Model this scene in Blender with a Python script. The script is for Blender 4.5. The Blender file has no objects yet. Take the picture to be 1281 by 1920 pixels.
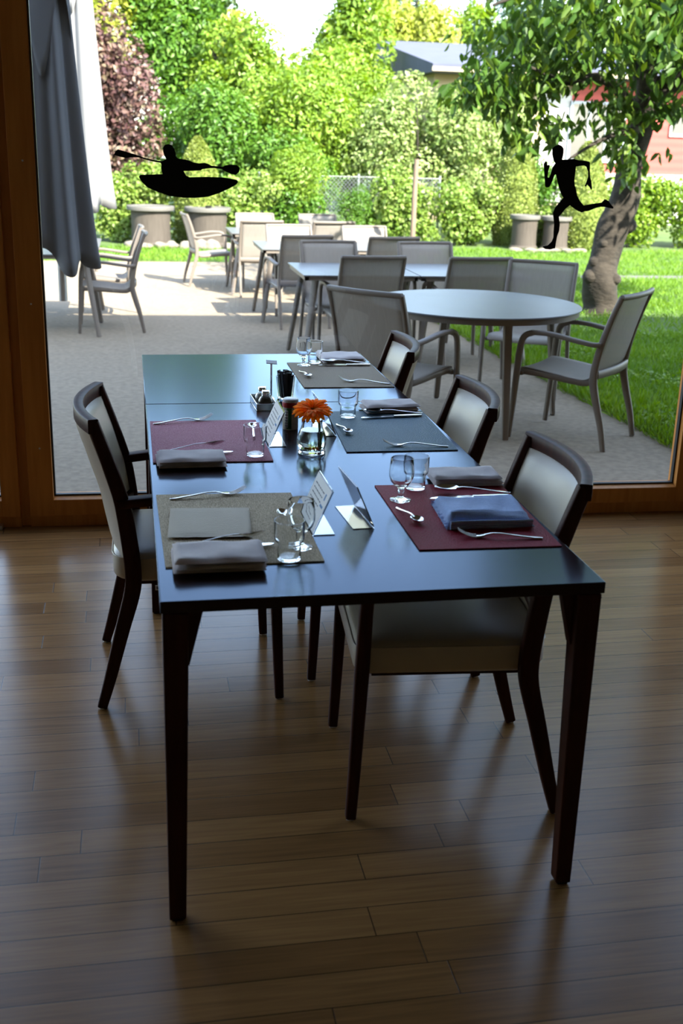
import bpy, math, random
import numpy as np
from mathutils import Vector, Matrix
R_ = math.radians
PI = math.pi
random.seed(7)
rng = np.random.default_rng(11)
sc = bpy.context.scene
col = sc.collection

# ------------------------------------------------------------------ camera
cam_d = bpy.data.cameras.new('camera')
cam = bpy.data.objects.new('camera', cam_d)
col.objects.link(cam)
sc.camera = cam
yaw, pitch, roll = 0.1908, 0.3210, 0.0295
fw = Vector((math.sin(yaw) * math.cos(pitch), math.cos(yaw) * math.cos(pitch), -math.sin(pitch)))
rt = Vector((math.cos(yaw), -math.sin(yaw), 0))
up = rt.cross(fw)
rt2 = rt * math.cos(roll) + up * math.sin(roll)
up2 = up * math.cos(roll) - rt * math.sin(roll)
m3 = Matrix((rt2, up2, -fw)).transposed()
cam.matrix_world = Matrix.Translation((-0.0368, -2.0153, 1.605)) @ m3.to_4x4()
cam_d.sensor_fit = 'VERTICAL'
cam_d.sensor_height = 36
cam_d.lens = 2089.5 / 1920 * 36
cam_d.clip_end = 300
cam_d.dof.use_dof = True
cam_d.dof.focus_distance = 3.7
cam_d.dof.aperture_fstop = 4.5

# ------------------------------------------------------------------ light
SUN = Vector((0.52, -1.07, 1.0)).normalized()
w = bpy.data.worlds.new('sky')
sc.world = w
w.use_nodes = True
nt = w.node_tree
nt.nodes.clear()
sky = nt.nodes.new('ShaderNodeTexSky')
sky.sky_type = 'NISHITA'
sky.sun_disc = False
sky.sun_elevation = math.asin(SUN.z)
sky.sun_rotation = math.atan2(SUN.x, SUN.y)
sky.air_density = 1.0
sky.dust_density = 1.0
sky.ozone_density = 1.5
bg = nt.nodes.new('ShaderNodeBackground')
bg.inputs[1].default_value = 0.34
wo = nt.nodes.new('ShaderNodeOutputWorld')
hsv = nt.nodes.new('ShaderNodeHueSaturation')
hsv.inputs['Saturation'].default_value = 0.8
nt.links.new(sky.outputs[0], hsv.inputs['Color'])
nt.links.new(hsv.outputs[0], bg.inputs[0])
nt.links.new(bg.outputs[0], wo.inputs[0])
sd = bpy.data.lights.new('sun', 'SUN')
sd.energy = 8
sd.angle = R_(0.55)
sd.color = (1, 0.94, 0.83)
so = bpy.data.objects.new('sun', sd)
col.objects.link(so)
so.rotation_euler = SUN.to_track_quat('Z', 'Y').to_euler()
so.location = (6, -6, 12)

sc.view_settings.view_transform = 'Standard'
sc.view_settings.look = 'None'
sc.view_settings.exposure = 1.98
sc.view_settings.gamma = 1
sc.view_settings.use_curve_mapping = False
sc.cycles.max_bounces = 12
sc.cycles.diffuse_bounces = 5
sc.cycles.transmission_bounces = 10
sc.cycles.transparent_max_bounces = 16
sc.cycles.sample_clamp_indirect = 4
sc.cycles.caustics_reflective = False

# ------------------------------------------------------------------ materials
def new_mat(name):
    m = bpy.data.materials.new(name)
    m.use_nodes = True
    t = m.node_tree
    t.nodes.clear()
    o = t.nodes.new('ShaderNodeOutputMaterial')
    return m, t, o

def N(t, typ, **kw):
    n = t.nodes.new(typ)
    for k, v in kw.items():
        setattr(n, k, v)
    return n

def mat(name, c, rough=.5, metal=0., ior=1.45, spec=.5, c2=None, nscale=8., stretch=(1, 1, 1), bump=0., bscale=60., bstretch=(1, 1, 1), sheen=0., detail=4., coat=0.):
    m, t, o = new_mat(name)
    b = N(t, 'ShaderNodeBsdfPrincipled')
    t.links.new(b.outputs[0], o.inputs[0])
    b.inputs['Base Color'].default_value = (*c, 1)
    b.inputs['Roughness'].default_value = rough
    b.inputs['Metallic'].default_value = metal
    b.inputs['IOR'].default_value = ior
    b.inputs['Specular IOR Level'].default_value = spec
    b.inputs['Coat Weight'].default_value = coat
    b.inputs['Sheen Weight'].default_value = sheen
    tc = N(t, 'ShaderNodeTexCoord')
    if c2 is not None:
        mp = N(t, 'ShaderNodeMapping')
        mp.inputs['Scale'].default_value = stretch
        t.links.new(tc.outputs['Object'], mp.inputs[0])
        n = N(t, 'ShaderNodeTexNoise')
        n.inputs['Scale'].default_value = nscale
        n.inputs['Detail'].default_value = detail
        t.links.new(mp.outputs[0], n.inputs[0])
        cr = N(t, 'ShaderNodeValToRGB')
        cr.color_ramp.elements[0].position = .32
        cr.color_ramp.elements[1].position = .68
        cr.color_ramp.elements[0].color = (*c, 1)
        cr.color_ramp.elements[1].color = (*c2, 1)
        t.links.new(n.outputs[0], cr.inputs[0])
        t.links.new(cr.outputs[0], b.inputs['Base Color'])
    if bump:
        mp = N(t, 'ShaderNodeMapping')
        mp.inputs['Scale'].default_value = bstretch
        t.links.new(tc.outputs['Object'], mp.inputs[0])
        n = N(t, 'ShaderNodeTexNoise')
        n.inputs['Scale'].default_value = bscale
        n.inputs['Detail'].default_value = 3
        t.links.new(mp.outputs[0], n.inputs[0])
        bp = N(t, 'ShaderNodeBump')
        bp.inputs['Strength'].default_value = bump
        bp.inputs['Distance'].default_value = .01
        t.links.new(n.outputs[0], bp.inputs['Height'])
        t.links.new(bp.outputs[0], b.inputs['Normal'])
    return m

def thin_glass(name, tint=(1, 1, 1), ior=1.5):
    m, t, o = new_mat(name)
    tr = N(t, 'ShaderNodeBsdfTransparent')
    tr.inputs[0].default_value = (*tint, 1)
    gl = N(t, 'ShaderNodeBsdfGlossy')
    gl.inputs['Roughness'].default_value = 0.0
    fr = N(t, 'ShaderNodeFresnel')
    ge_ = N(t, 'ShaderNodeNewGeometry')
    io = N(t, 'ShaderNodeMapRange')      # same reflectance on both faces of the pane
    io.inputs['To Min'].default_value = ior
    io.inputs['To Max'].default_value = 1 / ior
    t.links.new(ge_.outputs['Backfacing'], io.inputs[0])
    t.links.new(io.outputs[0], fr.inputs[0])
    mx = N(t, 'ShaderNodeMixShader')
    t.links.new(fr.outputs[0], mx.inputs[0])
    t.links.new(tr.outputs[0], mx.inputs[1])
    t.links.new(gl.outputs[0], mx.inputs[2])
    t.links.new(mx.outputs[0], o.inputs[0])
    return m

def real_glass(name, c=(1, 1, 1), ior=1.48):
    m, t, o = new_mat(name)
    b = N(t, 'ShaderNodeBsdfPrincipled')
    b.inputs['Base Color'].default_value = (*c, 1)
    b.inputs['Transmission Weight'].default_value = 1
    b.inputs['Roughness'].default_value = 0
    b.inputs['IOR'].default_value = ior
    t.links.new(b.outputs[0], o.inputs[0])
    return m

def leaf_mat(name, cols, transl=.35, rough=.45, spec=.35):
    m, t, o = new_mat(name)
    at = N(t, 'ShaderNodeAttribute', attribute_name='tint')
    cr = N(t, 'ShaderNodeValToRGB')
    el = cr.color_ramp.elements
    while len(el) < len(cols):
        el.new(.5)
    for i, c in enumerate(cols):
        el[i].position = i / (len(cols) - 1)
        el[i].color = (*c, 1)
    t.links.new(at.outputs['Fac'], cr.inputs[0])
    b = N(t, 'ShaderNodeBsdfPrincipled')
    b.inputs['Roughness'].default_value = rough
    b.inputs['Specular IOR Level'].default_value = spec
    t.links.new(cr.outputs[0], b.inputs['Base Color'])
    tl = N(t, 'ShaderNodeBsdfTranslucent')
    hs = N(t, 'ShaderNodeHueSaturation')
    hs.inputs['Saturation'].default_value = 1.1
    hs.inputs['Value'].default_value = 1.5
    hs.inputs['Hue'].default_value = .485
    t.links.new(cr.outputs[0], hs.inputs['Color'])
    t.links.new(hs.outputs[0], tl.inputs[0])
    mx = N(t, 'ShaderNodeMixShader')
    mx.inputs[0].default_value = transl
    t.links.new(b.outputs[0], mx.inputs[1])
    t.links.new(tl.outputs[0], mx.inputs[2])
    t.links.new(mx.outputs[0], o.inputs[0])
    return m

def plank_mat():
    m, t, o = new_mat('oak_parquet')
    b = N(t, 'ShaderNodeBsdfPrincipled')
    t.links.new(b.outputs[0], o.inputs[0])
    tc = N(t, 'ShaderNodeTexCoord')
    mp = N(t, 'ShaderNodeMapping')
    mp.inputs['Location'].default_value = (.35, .004, 0)
    t.links.new(tc.outputs['Object'], mp.inputs[0])
    # every row of boards is shifted by its own random amount
    sx = N(t, 'ShaderNodeSeparateXYZ')
    t.links.new(mp.outputs[0], sx.inputs[0])
    dv = N(t, 'ShaderNodeMath', operation='DIVIDE')
    dv.inputs[1].default_value = .0955
    t.links.new(sx.outputs['Y'], dv.inputs[0])
    fl = N(t, 'ShaderNodeMath', operation='FLOOR')
    t.links.new(dv.outputs[0], fl.inputs[0])
    wn = N(t, 'ShaderNodeTexWhiteNoise', noise_dimensions='1D')
    t.links.new(fl.outputs[0], wn.inputs['W'])
    ad = N(t, 'ShaderNodeMath', operation='ADD')
    t.links.new(sx.outputs['X'], ad.inputs[0])
    t.links.new(wn.outputs['Value'], ad.inputs[1])
    cb = N(t, 'ShaderNodeCombineXYZ')
    t.links.new(ad.outputs[0], cb.inputs['X'])
    t.links.new(sx.outputs['Y'], cb.inputs['Y'])
    def brick(c1, c2, cm, off, freq):
        n = N(t, 'ShaderNodeTexBrick')
        n.offset = off
        n.offset_frequency = freq
        n.squash = 1
        n.squash_frequency = 5
        n.inputs['Scale'].default_value = 1
        n.inputs['Brick Width'].default_value = .95
        n.inputs['Row Height'].default_value = .0955
        n.inputs['Mortar Size'].default_value = .0015
        n.inputs['Mortar Smooth'].default_value = .3
        n.inputs['Color1'].default_value = (*c1, 1)
        n.inputs['Color2'].default_value = (*c2, 1)
        n.inputs['Mortar'].default_value = (*cm, 1)
        t.links.new(cb.outputs[0], n.inputs[0])
        return n
    a = brick((.35, .182, .066), (.235, .115, .040), (.05, .026, .011), 0.0, 1)
    g = N(t, 'ShaderNodeMapping')
    g.inputs['Scale'].default_value = (2.2, 55, 1)
    t.links.new(tc.outputs['Object'], g.inputs[0])
    n = N(t, 'ShaderNodeTexNoise')
    n.inputs['Scale'].default_value = 1.5
    n.inputs['Detail'].default_value = 6
    n.inputs['Distortion'].default_value = .8
    t.links.new(g.outputs[0], n.inputs[0])
    cr = N(t, 'ShaderNodeValToRGB')
    cr.color_ramp.elements[0].color = (.78, .76, .74, 1)
    cr.color_ramp.elements[1].color = (1.12, 1.1, 1.06, 1)
    cr.color_ramp.elements[0].position = .3
    cr.color_ramp.elements[1].position = .7
    t.links.new(n.outputs[0], cr.inputs[0])
    mx = N(t, 'ShaderNodeMix', data_type='RGBA', blend_type='MULTIPLY')
    mx.inputs['Factor'].default_value = 1
    t.links.new(a.outputs['Color'], mx.inputs['A'])
    t.links.new(cr.outputs[0], mx.inputs['B'])
    t.links.new(mx.outputs['Result'], b.inputs['Base Color'])
    b.inputs['Roughness'].default_value = .34
    b.inputs['Specular IOR Level'].default_value = .28
    rr = N(t, 'ShaderNodeMapRange')
    rr.inputs['To Min'].default_value = .19
    rr.inputs['To Max'].default_value = .29
    t.links.new(n.outputs[0], rr.inputs[0])
    t.links.new(rr.outputs[0], b.inputs['Roughness'])
    bp = N(t, 'ShaderNodeBump')
    bp.inputs['Strength'].default_value = .25
    bp.inputs['Distance'].default_value = .002
    inv = N(t, 'ShaderNodeMath', operation='SUBTRACT')
    inv.inputs[0].default_value = 1
    t.links.new(a.outputs['Fac'], inv.inputs[1])
    t.links.new(inv.outputs[0], bp.inputs['Height'])
    t.links.new(bp.outputs[0], b.inputs['Normal'])
    return m

def stripe_mat(name, c1, c2, axis, freq, rough=.7, bump=.3):
    m, t, o = new_mat(name)
    b = N(t, 'ShaderNodeBsdfPrincipled')
    b.inputs['Roughness'].default_value = rough
    t.links.new(b.outputs[0], o.inputs[0])
    tc = N(t, 'ShaderNodeTexCoord')
    wv = N(t, 'ShaderNodeTexWave')
    wv.wave_type = 'BANDS'
    wv.bands_direction = axis
    wv.inputs['Scale'].default_value = freq
    wv.inputs['Distortion'].default_value = 1.2
    wv.inputs['Detail'].default_value = 2
    t.links.new(tc.outputs['Object'], wv.inputs[0])
    cr = N(t, 'ShaderNodeValToRGB')
    cr.color_ramp.elements[0].color = (*c1, 1)
    cr.color_ramp.elements[1].color = (*c2, 1)
    t.links.new(wv.outputs[0], cr.inputs[0])
    t.links.new(cr.outputs[0], b.inputs['Base Color'])
    bp = N(t, 'ShaderNodeBump')
    bp.inputs['Strength'].default_value = bump
    bp.inputs['Distance'].default_value = .002
    t.links.new(wv.outputs[0], bp.inputs['Height'])
    t.links.new(bp.outputs[0], b.inputs['Normal'])
    return m

M = {}
M['oak'] = plank_mat()
M['dark_wood'] = mat('dark_wood', (.058, .016, .009), .5, spec=.15, c2=(.036, .010, .006), nscale=6, stretch=(8, 8, 1))
M['top'] = mat('table_laminate', (.026, .012, .010), .16, ior=1.34, spec=.5, c2=(.033, .016, .012), nscale=3, stretch=(1, 14, 1), bump=.02, bscale=4, bstretch=(1, 30, 1))
def sky_tinted_gloss(m, tint, ior, rough):
    # dark laminate under a satin gloss; blue tint stands in for reflected sky
    t = m.node_tree
    o = next(n for n in t.nodes if n.type == 'OUTPUT_MATERIAL')
    b = next(n for n in t.nodes if n.type == 'BSDF_PRINCIPLED')
    b.inputs['Specular IOR Level'].default_value = 0
    b.inputs['Roughness'].default_value = .8
    g = N(t, 'ShaderNodeBsdfGlossy')
    g.inputs['Color'].default_value = (*tint, 1)
    g.inputs['Roughness'].default_value = rough
    f = N(t, 'ShaderNodeFresnel')
    f.inputs[0].default_value = ior
    x = N(t, 'ShaderNodeMixShader')
    t.links.new(f.outputs[0], x.inputs[0])
    t.links.new(b.outputs[0], x.inputs[1])
    t.links.new(g.outputs[0], x.inputs[2])
    t.links.new(x.outputs[0], o.inputs[0])
sky_tinted_gloss(M['top'], (.52, .64, .80), 1.36, .16)
M['edge'] = mat('table_edge', (.05, .018, .010), .35)
M['hide'] = mat('cream_leatherette', (.50, .435, .335), .38, bump=.06, bscale=350)
M['frame_wood'] = mat('stained_pine', (.62, .26, .058), .42, c2=(.50, .19, .036), nscale=4, stretch=(10, 10, .7), spec=.4)
M['seal'] = mat('black_rubber', (.012, .012, .014), .5)
M['alu'] = mat('aluminium', (.6, .6, .6), .35, metal=1)
M['steel'] = mat('cutlery_steel', (.78, .77, .75), .14, metal=1)
M['pane'] = thin_glass('window_glass', (.97, .985, .98))
M['glass'] = real_glass('clear_glass', (.985, .995, .99), 1.24)
M['acrylic'] = real_glass('clear_acrylic', (.97, .985, 1), 1.47)
M['water'] = real_glass('water', (.93, .97, .86), 1.33)
M['paint'] = mat('white_paint', (.28, .225, .165), .7)
M['ceil'] = mat('ceiling_paint', (.30, .25, .19), .8)
M['facade'] = mat('render_plaster', (.55, .52, .47), .9)
M['black'] = mat('black_vinyl', (.004, .004, .004), .6, spec=.2)
M['napkin'] = mat('grey_cotton', (.68, .60, .585), .85, bump=.15, bscale=500, sheen=.2, spec=.2, c2=(.61, .54, .525), nscale=30)
M['blue_cloth'] = mat('blue_cotton', (.42, .56, .86), .85, bump=.25, bscale=420, sheen=.2, spec=.2, c2=(.34, .48, .78), nscale=120)
M['paper_nap'] = stripe_mat('ribbed_paper', (.62, .54, .42), (.70, .61, .48), 'Y', 40, .85, .7)
M['mat_purple'] = mat('plum_placemat', (.42, .14, .20), .6, spec=.1, bump=.6, bscale=170, bstretch=(2.2, .8, 1), c2=(.56, .24, .31), nscale=190, stretch=(2, .8, 1))
M['mat_brown'] = mat('taupe_placemat', (.42, .32, .20), .7, spec=.08, bump=.6, bscale=200, bstretch=(3, .6, 1), c2=(.80, .66, .46), nscale=210, stretch=(3, .5, 1))
M['mat_grey'] = mat('grey_placemat', (.33, .265, .185), .65, spec=.1, bump=.5, bscale=260, c2=(.36, .29, .21), nscale=240)
M['mat_teal'] = mat('slate_blue_placemat', (.05, .11, .16), .5, spec=.2, bump=.5, bscale=240, c2=(.085, .165, .22), nscale=230)
M['mat_red'] = mat('burgundy_placemat', (.25, .010, .024), .55, spec=.1, bump=.4, bscale=240, c2=(.33, .014, .036), nscale=220)
M['white_paper'] = mat('white_card', (.72, .72, .72), .6)
M['ink'] = mat('grey_ink', (.12, .12, .14), .7)
M['ink_blue'] = mat('blue_ink', (.03, .16, .40), .6)
M['white_plastic'] = mat('white_plastic', (.75, .75, .73), .35)
M['red_plastic'] = mat('red_plastic', (.45, .015, .012), .4)
M['green_print'] = mat('green_print', (.02, .17, .05), .4)
M['cream_print'] = mat('cream_print', (.55, .52, .42), .4)
M['black_gloss'] = mat('black_sachet', (.012, .011, .012), .3)
M['pepper'] = mat('ground_pepper', (.035, .022, .015), .9, c2=(.12, .09, .06), nscale=400)
M['salt'] = mat('salt', (.65, .64, .6), .9)
M['petal'] = leaf_mat('orange_petal', [(.95, .50, .012), (.95, .50, .012)], transl=.5, rough=.6)
M['disc'] = mat('flower_disc', (.12, .06, .01), .9, c2=(.35, .2, .02), nscale=300)
M['stem'] = mat('green_stem', (.10, .20, .03), .5)
M['concrete'] = mat('terrace_concrete', (.155, .120, .080), .9, c2=(.225, .177, .122), nscale=26, detail=4, bump=.22, bscale=160)
M['path'] = mat('path_slab', (.085, .08, .07), .9, c2=(.115, .105, .09), nscale=3)
M['soil'] = mat('lawn_soil', (.04, .075, .012), .95, c2=(.065, .11, .018), nscale=2.5, detail=8)
M['stone'] = mat('pale_stone', (.19, .165, .13), .9, c2=(.12, .10, .08), nscale=6, bump=.4, bscale=12)
M['patio_metal'] = mat('taupe_aluminium', (.14, .118, .10), .45, spec=.3)
M['patio_top'] = mat('grey_glass_top', (.095, .095, .098), .34, c2=(.11, .11, .113), nscale=5)
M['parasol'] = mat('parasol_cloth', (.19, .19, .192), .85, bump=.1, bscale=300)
M['parasol_shaded'] = mat('shaded_parasol_cloth', (.085, .087, .098), .85, bump=.1, bscale=300)  # same grey cloth, with the facade's shade darkened into its colour
M['alu_grey'] = mat('pole_aluminium', (.45, .45, .46), .4, metal=.6)
M['planter'] = mat('planter_concrete', (.046, .036, .028), .85, c2=(.064, .052, .041), nscale=5, stretch=(6, 6, .8))
M['planter_rim'] = mat('planter_rim', (.095, .088, .077), .7)
M['post_wood'] = mat('weathered_wood', (.19, .125, .09), .8, c2=(.13, .09, .065), nscale=8, stretch=(6, 6, .6))
M['bark'] = mat('bark', (.038, .030, .022), .95, c2=(.018, .014, .010), nscale=9, stretch=(1, 1, 2.5), bump=1., bscale=22, bstretch=(1, 1, 2))
M['wire'] = mat('fence_wire', (.3, .32, .32), .5, metal=.6)
M['red_wall'] = stripe_mat('red_clapboard', (.27, .036, .028), (.33, .050, .038), 'Z', 1.6, .7, .4)
M['white_wood'] = mat('white_joinery', (.38, .37, .35), .5)
M['beige_wall'] = mat('beige_wall', (.36, .28, .18), .8)
M['roof'] = mat('grey_sheet_roof', (.055, .06, .09), .85, c2=(.065, .07, .105), nscale=2)
M['grey_joinery'] = mat('grey_joinery', (.30, .33, .37), .5)
M['dark_glass'] = mat('dark_window', (.03, .04, .045), .05, spec=.8)

G1 = [(.10, .20, .018), (.22, .36, .035), (.40, .50, .07)]
L = {}
L['green'] = leaf_mat('leaf_green', [(0.031, 0.091, 0.011), (0.069, 0.160, 0.015), (0.132, 0.228, 0.031)])
L['lime'] = leaf_mat('leaf_lime', [(0.075, 0.149, 0.012), (0.140, 0.237, 0.021), (0.225, 0.304, 0.048)])
L['yellow'] = leaf_mat('leaf_yellow', [(0.153, 0.205, 0.019), (0.254, 0.296, 0.037), (0.335, 0.342, 0.081)])
L['dark'] = leaf_mat('leaf_dark', [(0.024, 0.060, 0.016), (0.048, 0.096, 0.024), (0.088, 0.136, 0.040)])
L['varieg'] = leaf_mat('leaf_variegated', [(0.071, 0.142, 0.025), (0.185, 0.253, 0.068), (0.392, 0.432, 0.205)])
L['red'] = leaf_mat('leaf_bronze', [(0.053, 0.022, 0.025), (0.118, 0.062, 0.053), (0.186, 0.161, 0.087)], transl=.2)
L['ivy'] = leaf_mat('leaf_ivy', [(0.065, 0.137, 0.015), (0.154, 0.239, 0.037), (0.273, 0.319, 0.112)])
L['topiary'] = leaf_mat('leaf_topiary', [(0.074, 0.114, 0.015), (0.137, 0.177, 0.028), (0.190, 0.223, 0.043)], transl=.2)
L['cherry'] = leaf_mat('leaf_cherry', [(.026, .066, .010), (.048, .10, .013), (.11, .165, .02)], transl=.36, spec=.2)
L['grass'] = leaf_mat('grass_blade', [(0.058, 0.138, 0.008), (0.110, 0.213, 0.014), (0.196, 0.288, 0.034)], transl=.35, rough=.6)
L['pine'] = leaf_mat('conifer', [(.025, .06, .035), (.05, .10, .05), (.09, .14, .07)], transl=.15)

# ------------------------------------------------------------------ mesh helpers
def rr(wd, ht, r=None, seg=2):
    if r is None:
        r = min(wd, ht) * .22
    r = min(r, wd * .49, ht * .49)
    out = []
    for cx, cy, a0 in ((wd/2-r, ht/2-r, 0), (-wd/2+r, ht/2-r, 90), (-wd/2+r, -ht/2+r, 180), (wd/2-r, -ht/2+r, 270)):
        for k in range(seg + 1):
            a = R_(a0 + 90 * k / seg)
            out.append((cx + r * math.cos(a), cy + r * math.sin(a)))
    return out

def circ(r, n=10):
    return [(r * math.cos(2*PI*k/n), r * math.sin(2*PI*k/n)) for k in range(n)]

def bez(pts, n=8):
    """Catmull-Rom through points"""
    P = [Vector(p) for p in pts]
    P = [P[0] * 2 - P[1]] + P + [P[-1] * 2 - P[-2]]
    out = []
    for i in range(1, len(P) - 2):
        for k in range(n):
            t = k / n
            a, b, c, d = P[i-1:i+3]
            out.append(.5 * ((2*b) + (c-a)*t + (2*a-5*b+4*c-d)*t*t + (3*b-a-3*c+d)*t**3))
    out.append(P[-2])
    return out

class MB:
    def __init__(s):
        s.v, s.f = [], []
    def add(s, vs, fs):
        o = len(s.v)
        s.v += [tuple(p) for p in vs]
        s.f += [tuple(i + o for i in f) for f in fs]
        return s
    def box(s, x0, x1, y0, y1, z0, z1):
        v = [(x, y, z) for z in (z0, z1) for y in (y0, y1) for x in (x0, x1)]
        return s.add(v, [(0, 2, 3, 1), (4, 5, 7, 6), (0, 1, 5, 4), (2, 6, 7, 3), (0, 4, 6, 2), (1, 3, 7, 5)])
    def loft(s, rings, cap=True, closed=True):
        n = len(rings[0])
        v = [p for r in rings for p in r]
        f = []
        for i in range(len(rings) - 1):
            for k in range(n if closed else n - 1):
                k2 = (k + 1) % n
                f.append((i*n+k, i*n+k2, (i+1)*n+k2, (i+1)*n+k))
        if cap:
            f.append(tuple(range(n))[::-1])
            f.append(tuple(range((len(rings)-1)*n, len(rings)*n)))
        return s.add(v, f)
    def sweep(s, pts, prof, side=None, ref=(0, 0, 1), scale=None, cap=True):
        P = [Vector(p) for p in pts]
        rings = []
        for i, p in enumerate(P):
            t = (P[min(i+1, len(P)-1)] - P[max(i-1, 0)]).normalized()
            sdv = Vector(side) if side is not None else Vector(ref).cross(t)
            if sdv.length < 1e-4:
                sdv = Vector((1, 0, 0)).cross(t)
            sdv = (sdv - t * sdv.dot(t)).normalized()
            nn = t.cross(sdv)
            pr = prof[i] if isinstance(prof[0], list) else prof
            k = scale[i] if scale else 1
            rings.append([p + sdv * (a * k) + nn * (b * k) for a, b in pr])
        return s.loft(rings, cap)
    def lathe(s, prof, n=24, c=(0, 0, 0), fn=None):
        rings = []
        for r, z in prof:
            rings.append([(c[0] + r*math.cos(2*PI*k/n), c[1] + r*math.sin(2*PI*k/n), c[2] + z) for k in range(n)])
        s.loft(rings, False)
        o = len(s.v) - len(prof) * n
        if prof[0][0] > 1e-6 and prof[0] != prof[-1]:
            s.f.append(tuple(o + k for k in range(n))[::-1])
        if prof[-1][0] > 1e-6 and prof[0] != prof[-1]:
            s.f.append(tuple(o + (len(prof)-1)*n + k for k in range(n)))
        return s
    def prism(s, poly, fn, d0, d1):
        n = len(poly)
        v = [fn(a, b, d0) for a, b in poly] + [fn(a, b, d1) for a, b in poly]
        f = [tuple(range(n))[::-1], tuple(range(n, 2*n))]
        f += [(k, (k+1) % n, n + (k+1) % n, n + k) for k in range(n)]
        return s.add(v, f)
    def grid(s, fn, nu, nv):
        v = [fn(i / nu, j / nv) for i in range(nu + 1) for j in range(nv + 1)]
        f = [(i*(nv+1)+j, (i+1)*(nv+1)+j, (i+1)*(nv+1)+j+1, i*(nv+1)+j+1) for i in range(nu) for j in range(nv)]
        return s.add(v, f)
    def build(s, name, m, parent=None, bev=0, smooth=True, sol=0, sub=0, angle=38):
        me = bpy.data.meshes.new(name)
        me.from_pydata(s.v, [], s.f)
        import bmesh
        bm = bmesh.new()
        bm.from_mesh(me)
        bmesh.ops.remove_doubles(bm, verts=bm.verts, dist=1e-6)
        bmesh.ops.recalc_face_normals(bm, faces=bm.faces)
        bm.to_mesh(me)
        bm.free()
        me.materials.append(m)
        if smooth:
            me.polygons.foreach_set('use_smooth', [True] * len(me.polygons))
            me.set_sharp_from_angle(angle=R_(angle))
        o = bpy.data.objects.new(name, me)
        col.objects.link(o)
        if parent:
            o.parent = parent
        if sol:
            x = o.modifiers.new('solid', 'SOLIDIFY')
            x.thickness = sol
            x.offset = 0
        if bev:
            x = o.modifiers.new('bevel', 'BEVEL')
            x.width = bev
            x.segments = 2
            x.limit_method = 'ANGLE'
            x.angle_limit = R_(35)
            x.harden_normals = False
        if sub:
            x = o.modifiers.new('sub', 'SUBSURF')
            x.levels = sub
            x.render_levels = sub
        return o

def tag(o, label=None, cat=None, group=None, kind=None):
    if label: o['label'] = label
    if cat: o['category'] = cat
    if group: o['group'] = group
    if kind: o['kind'] = kind
    return o

def empty(name, loc=(0, 0, 0), rz=0, label=None, cat=None, group=None, kind=None):
    o = bpy.data.objects.new(name, None)
    o.empty_display_size = .05
    col.objects.link(o)
    o.location = loc
    o.rotation_euler = (0, 0, rz)
    return tag(o, label, cat, group, kind)

def kids(o):
    return [c for c in bpy.data.objects if c.parent == o]

def copy_tree(o, loc=None, rz=None, label=None, parent=None, group=None):
    c = o.copy()
    col.objects.link(c)
    c.parent = parent
    if loc is not None: c.location = loc
    if rz is not None: c.rotation_euler = (0, 0, rz)
    if label: c['label'] = label
    if group: c['group'] = group
    for ch in kids(o):
        copy_tree(ch, parent=c)
    return c

def gz(y):
    return -.04 - .018 * (min(y, 13.0) - 2.7)

TH = -0.0245    # the window wall is turned a touch against the table
WY = 2.6785

# ------------------------------------------------------------------ setting: room
def struct(o):
    o['kind'] = 'structure'
    return o

FLOORY = WY - .03
struct(MB().add([(-4.2, -5.2, 0), (5.6, -5.2, 0), (5.6, FLOORY + TH*5.6 + .02, 0), (-4.2, FLOORY - TH*4.2 + .02, 0),
                 (-4.2, -5.2, -.2), (5.6, -5.2, -.2), (5.6, FLOORY + TH*5.6 + .02, -.2), (-4.2, FLOORY - TH*4.2 + .02, -.2)],
                [(0, 1, 2, 3), (4, 7, 6, 5), (0, 4, 5, 1), (1, 5, 6, 2), (2, 6, 7, 3), (3, 7, 4, 0)]).build('floor', M['oak'], smooth=False))
struct(MB().box(-4.4, 5.8, -5.4, 2.56, 3.5, 3.7).build('ceiling', M['ceil'], smooth=False))
struct(MB().box(-4.4, -4.2, -5.4, 2.62, 0, 3.5).build('wall_left', M['paint'], smooth=False))
struct(MB().box(5.6, 5.8, -5.4, 2.5, 0, 3.5).build('wall_right', M['paint'], smooth=False))
struct(MB().box(-4.2, 5.6, -5.4, -5.2, 0, 3.5).build('wall_back', M['paint'], smooth=False))

def wobj(o):
    o.location = (0, WY, 0)
    o.rotation_euler = (0, 0, math.atan(TH))
    return o

# facade above the glass: the two-storey front that keeps the terrace in shade
wobj(struct(MB().box(-14, 17, -.08, .30, 3.36, 6.3).build('wall_front', M['facade'], smooth=False)))
wobj(struct(MB().box(-14, -4.3, -.05, .2, -.4, 3.36).box(5.75, 17, -.05, .2, -.4, 3.36).build('wall_outer', M['facade'], smooth=False)))

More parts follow.
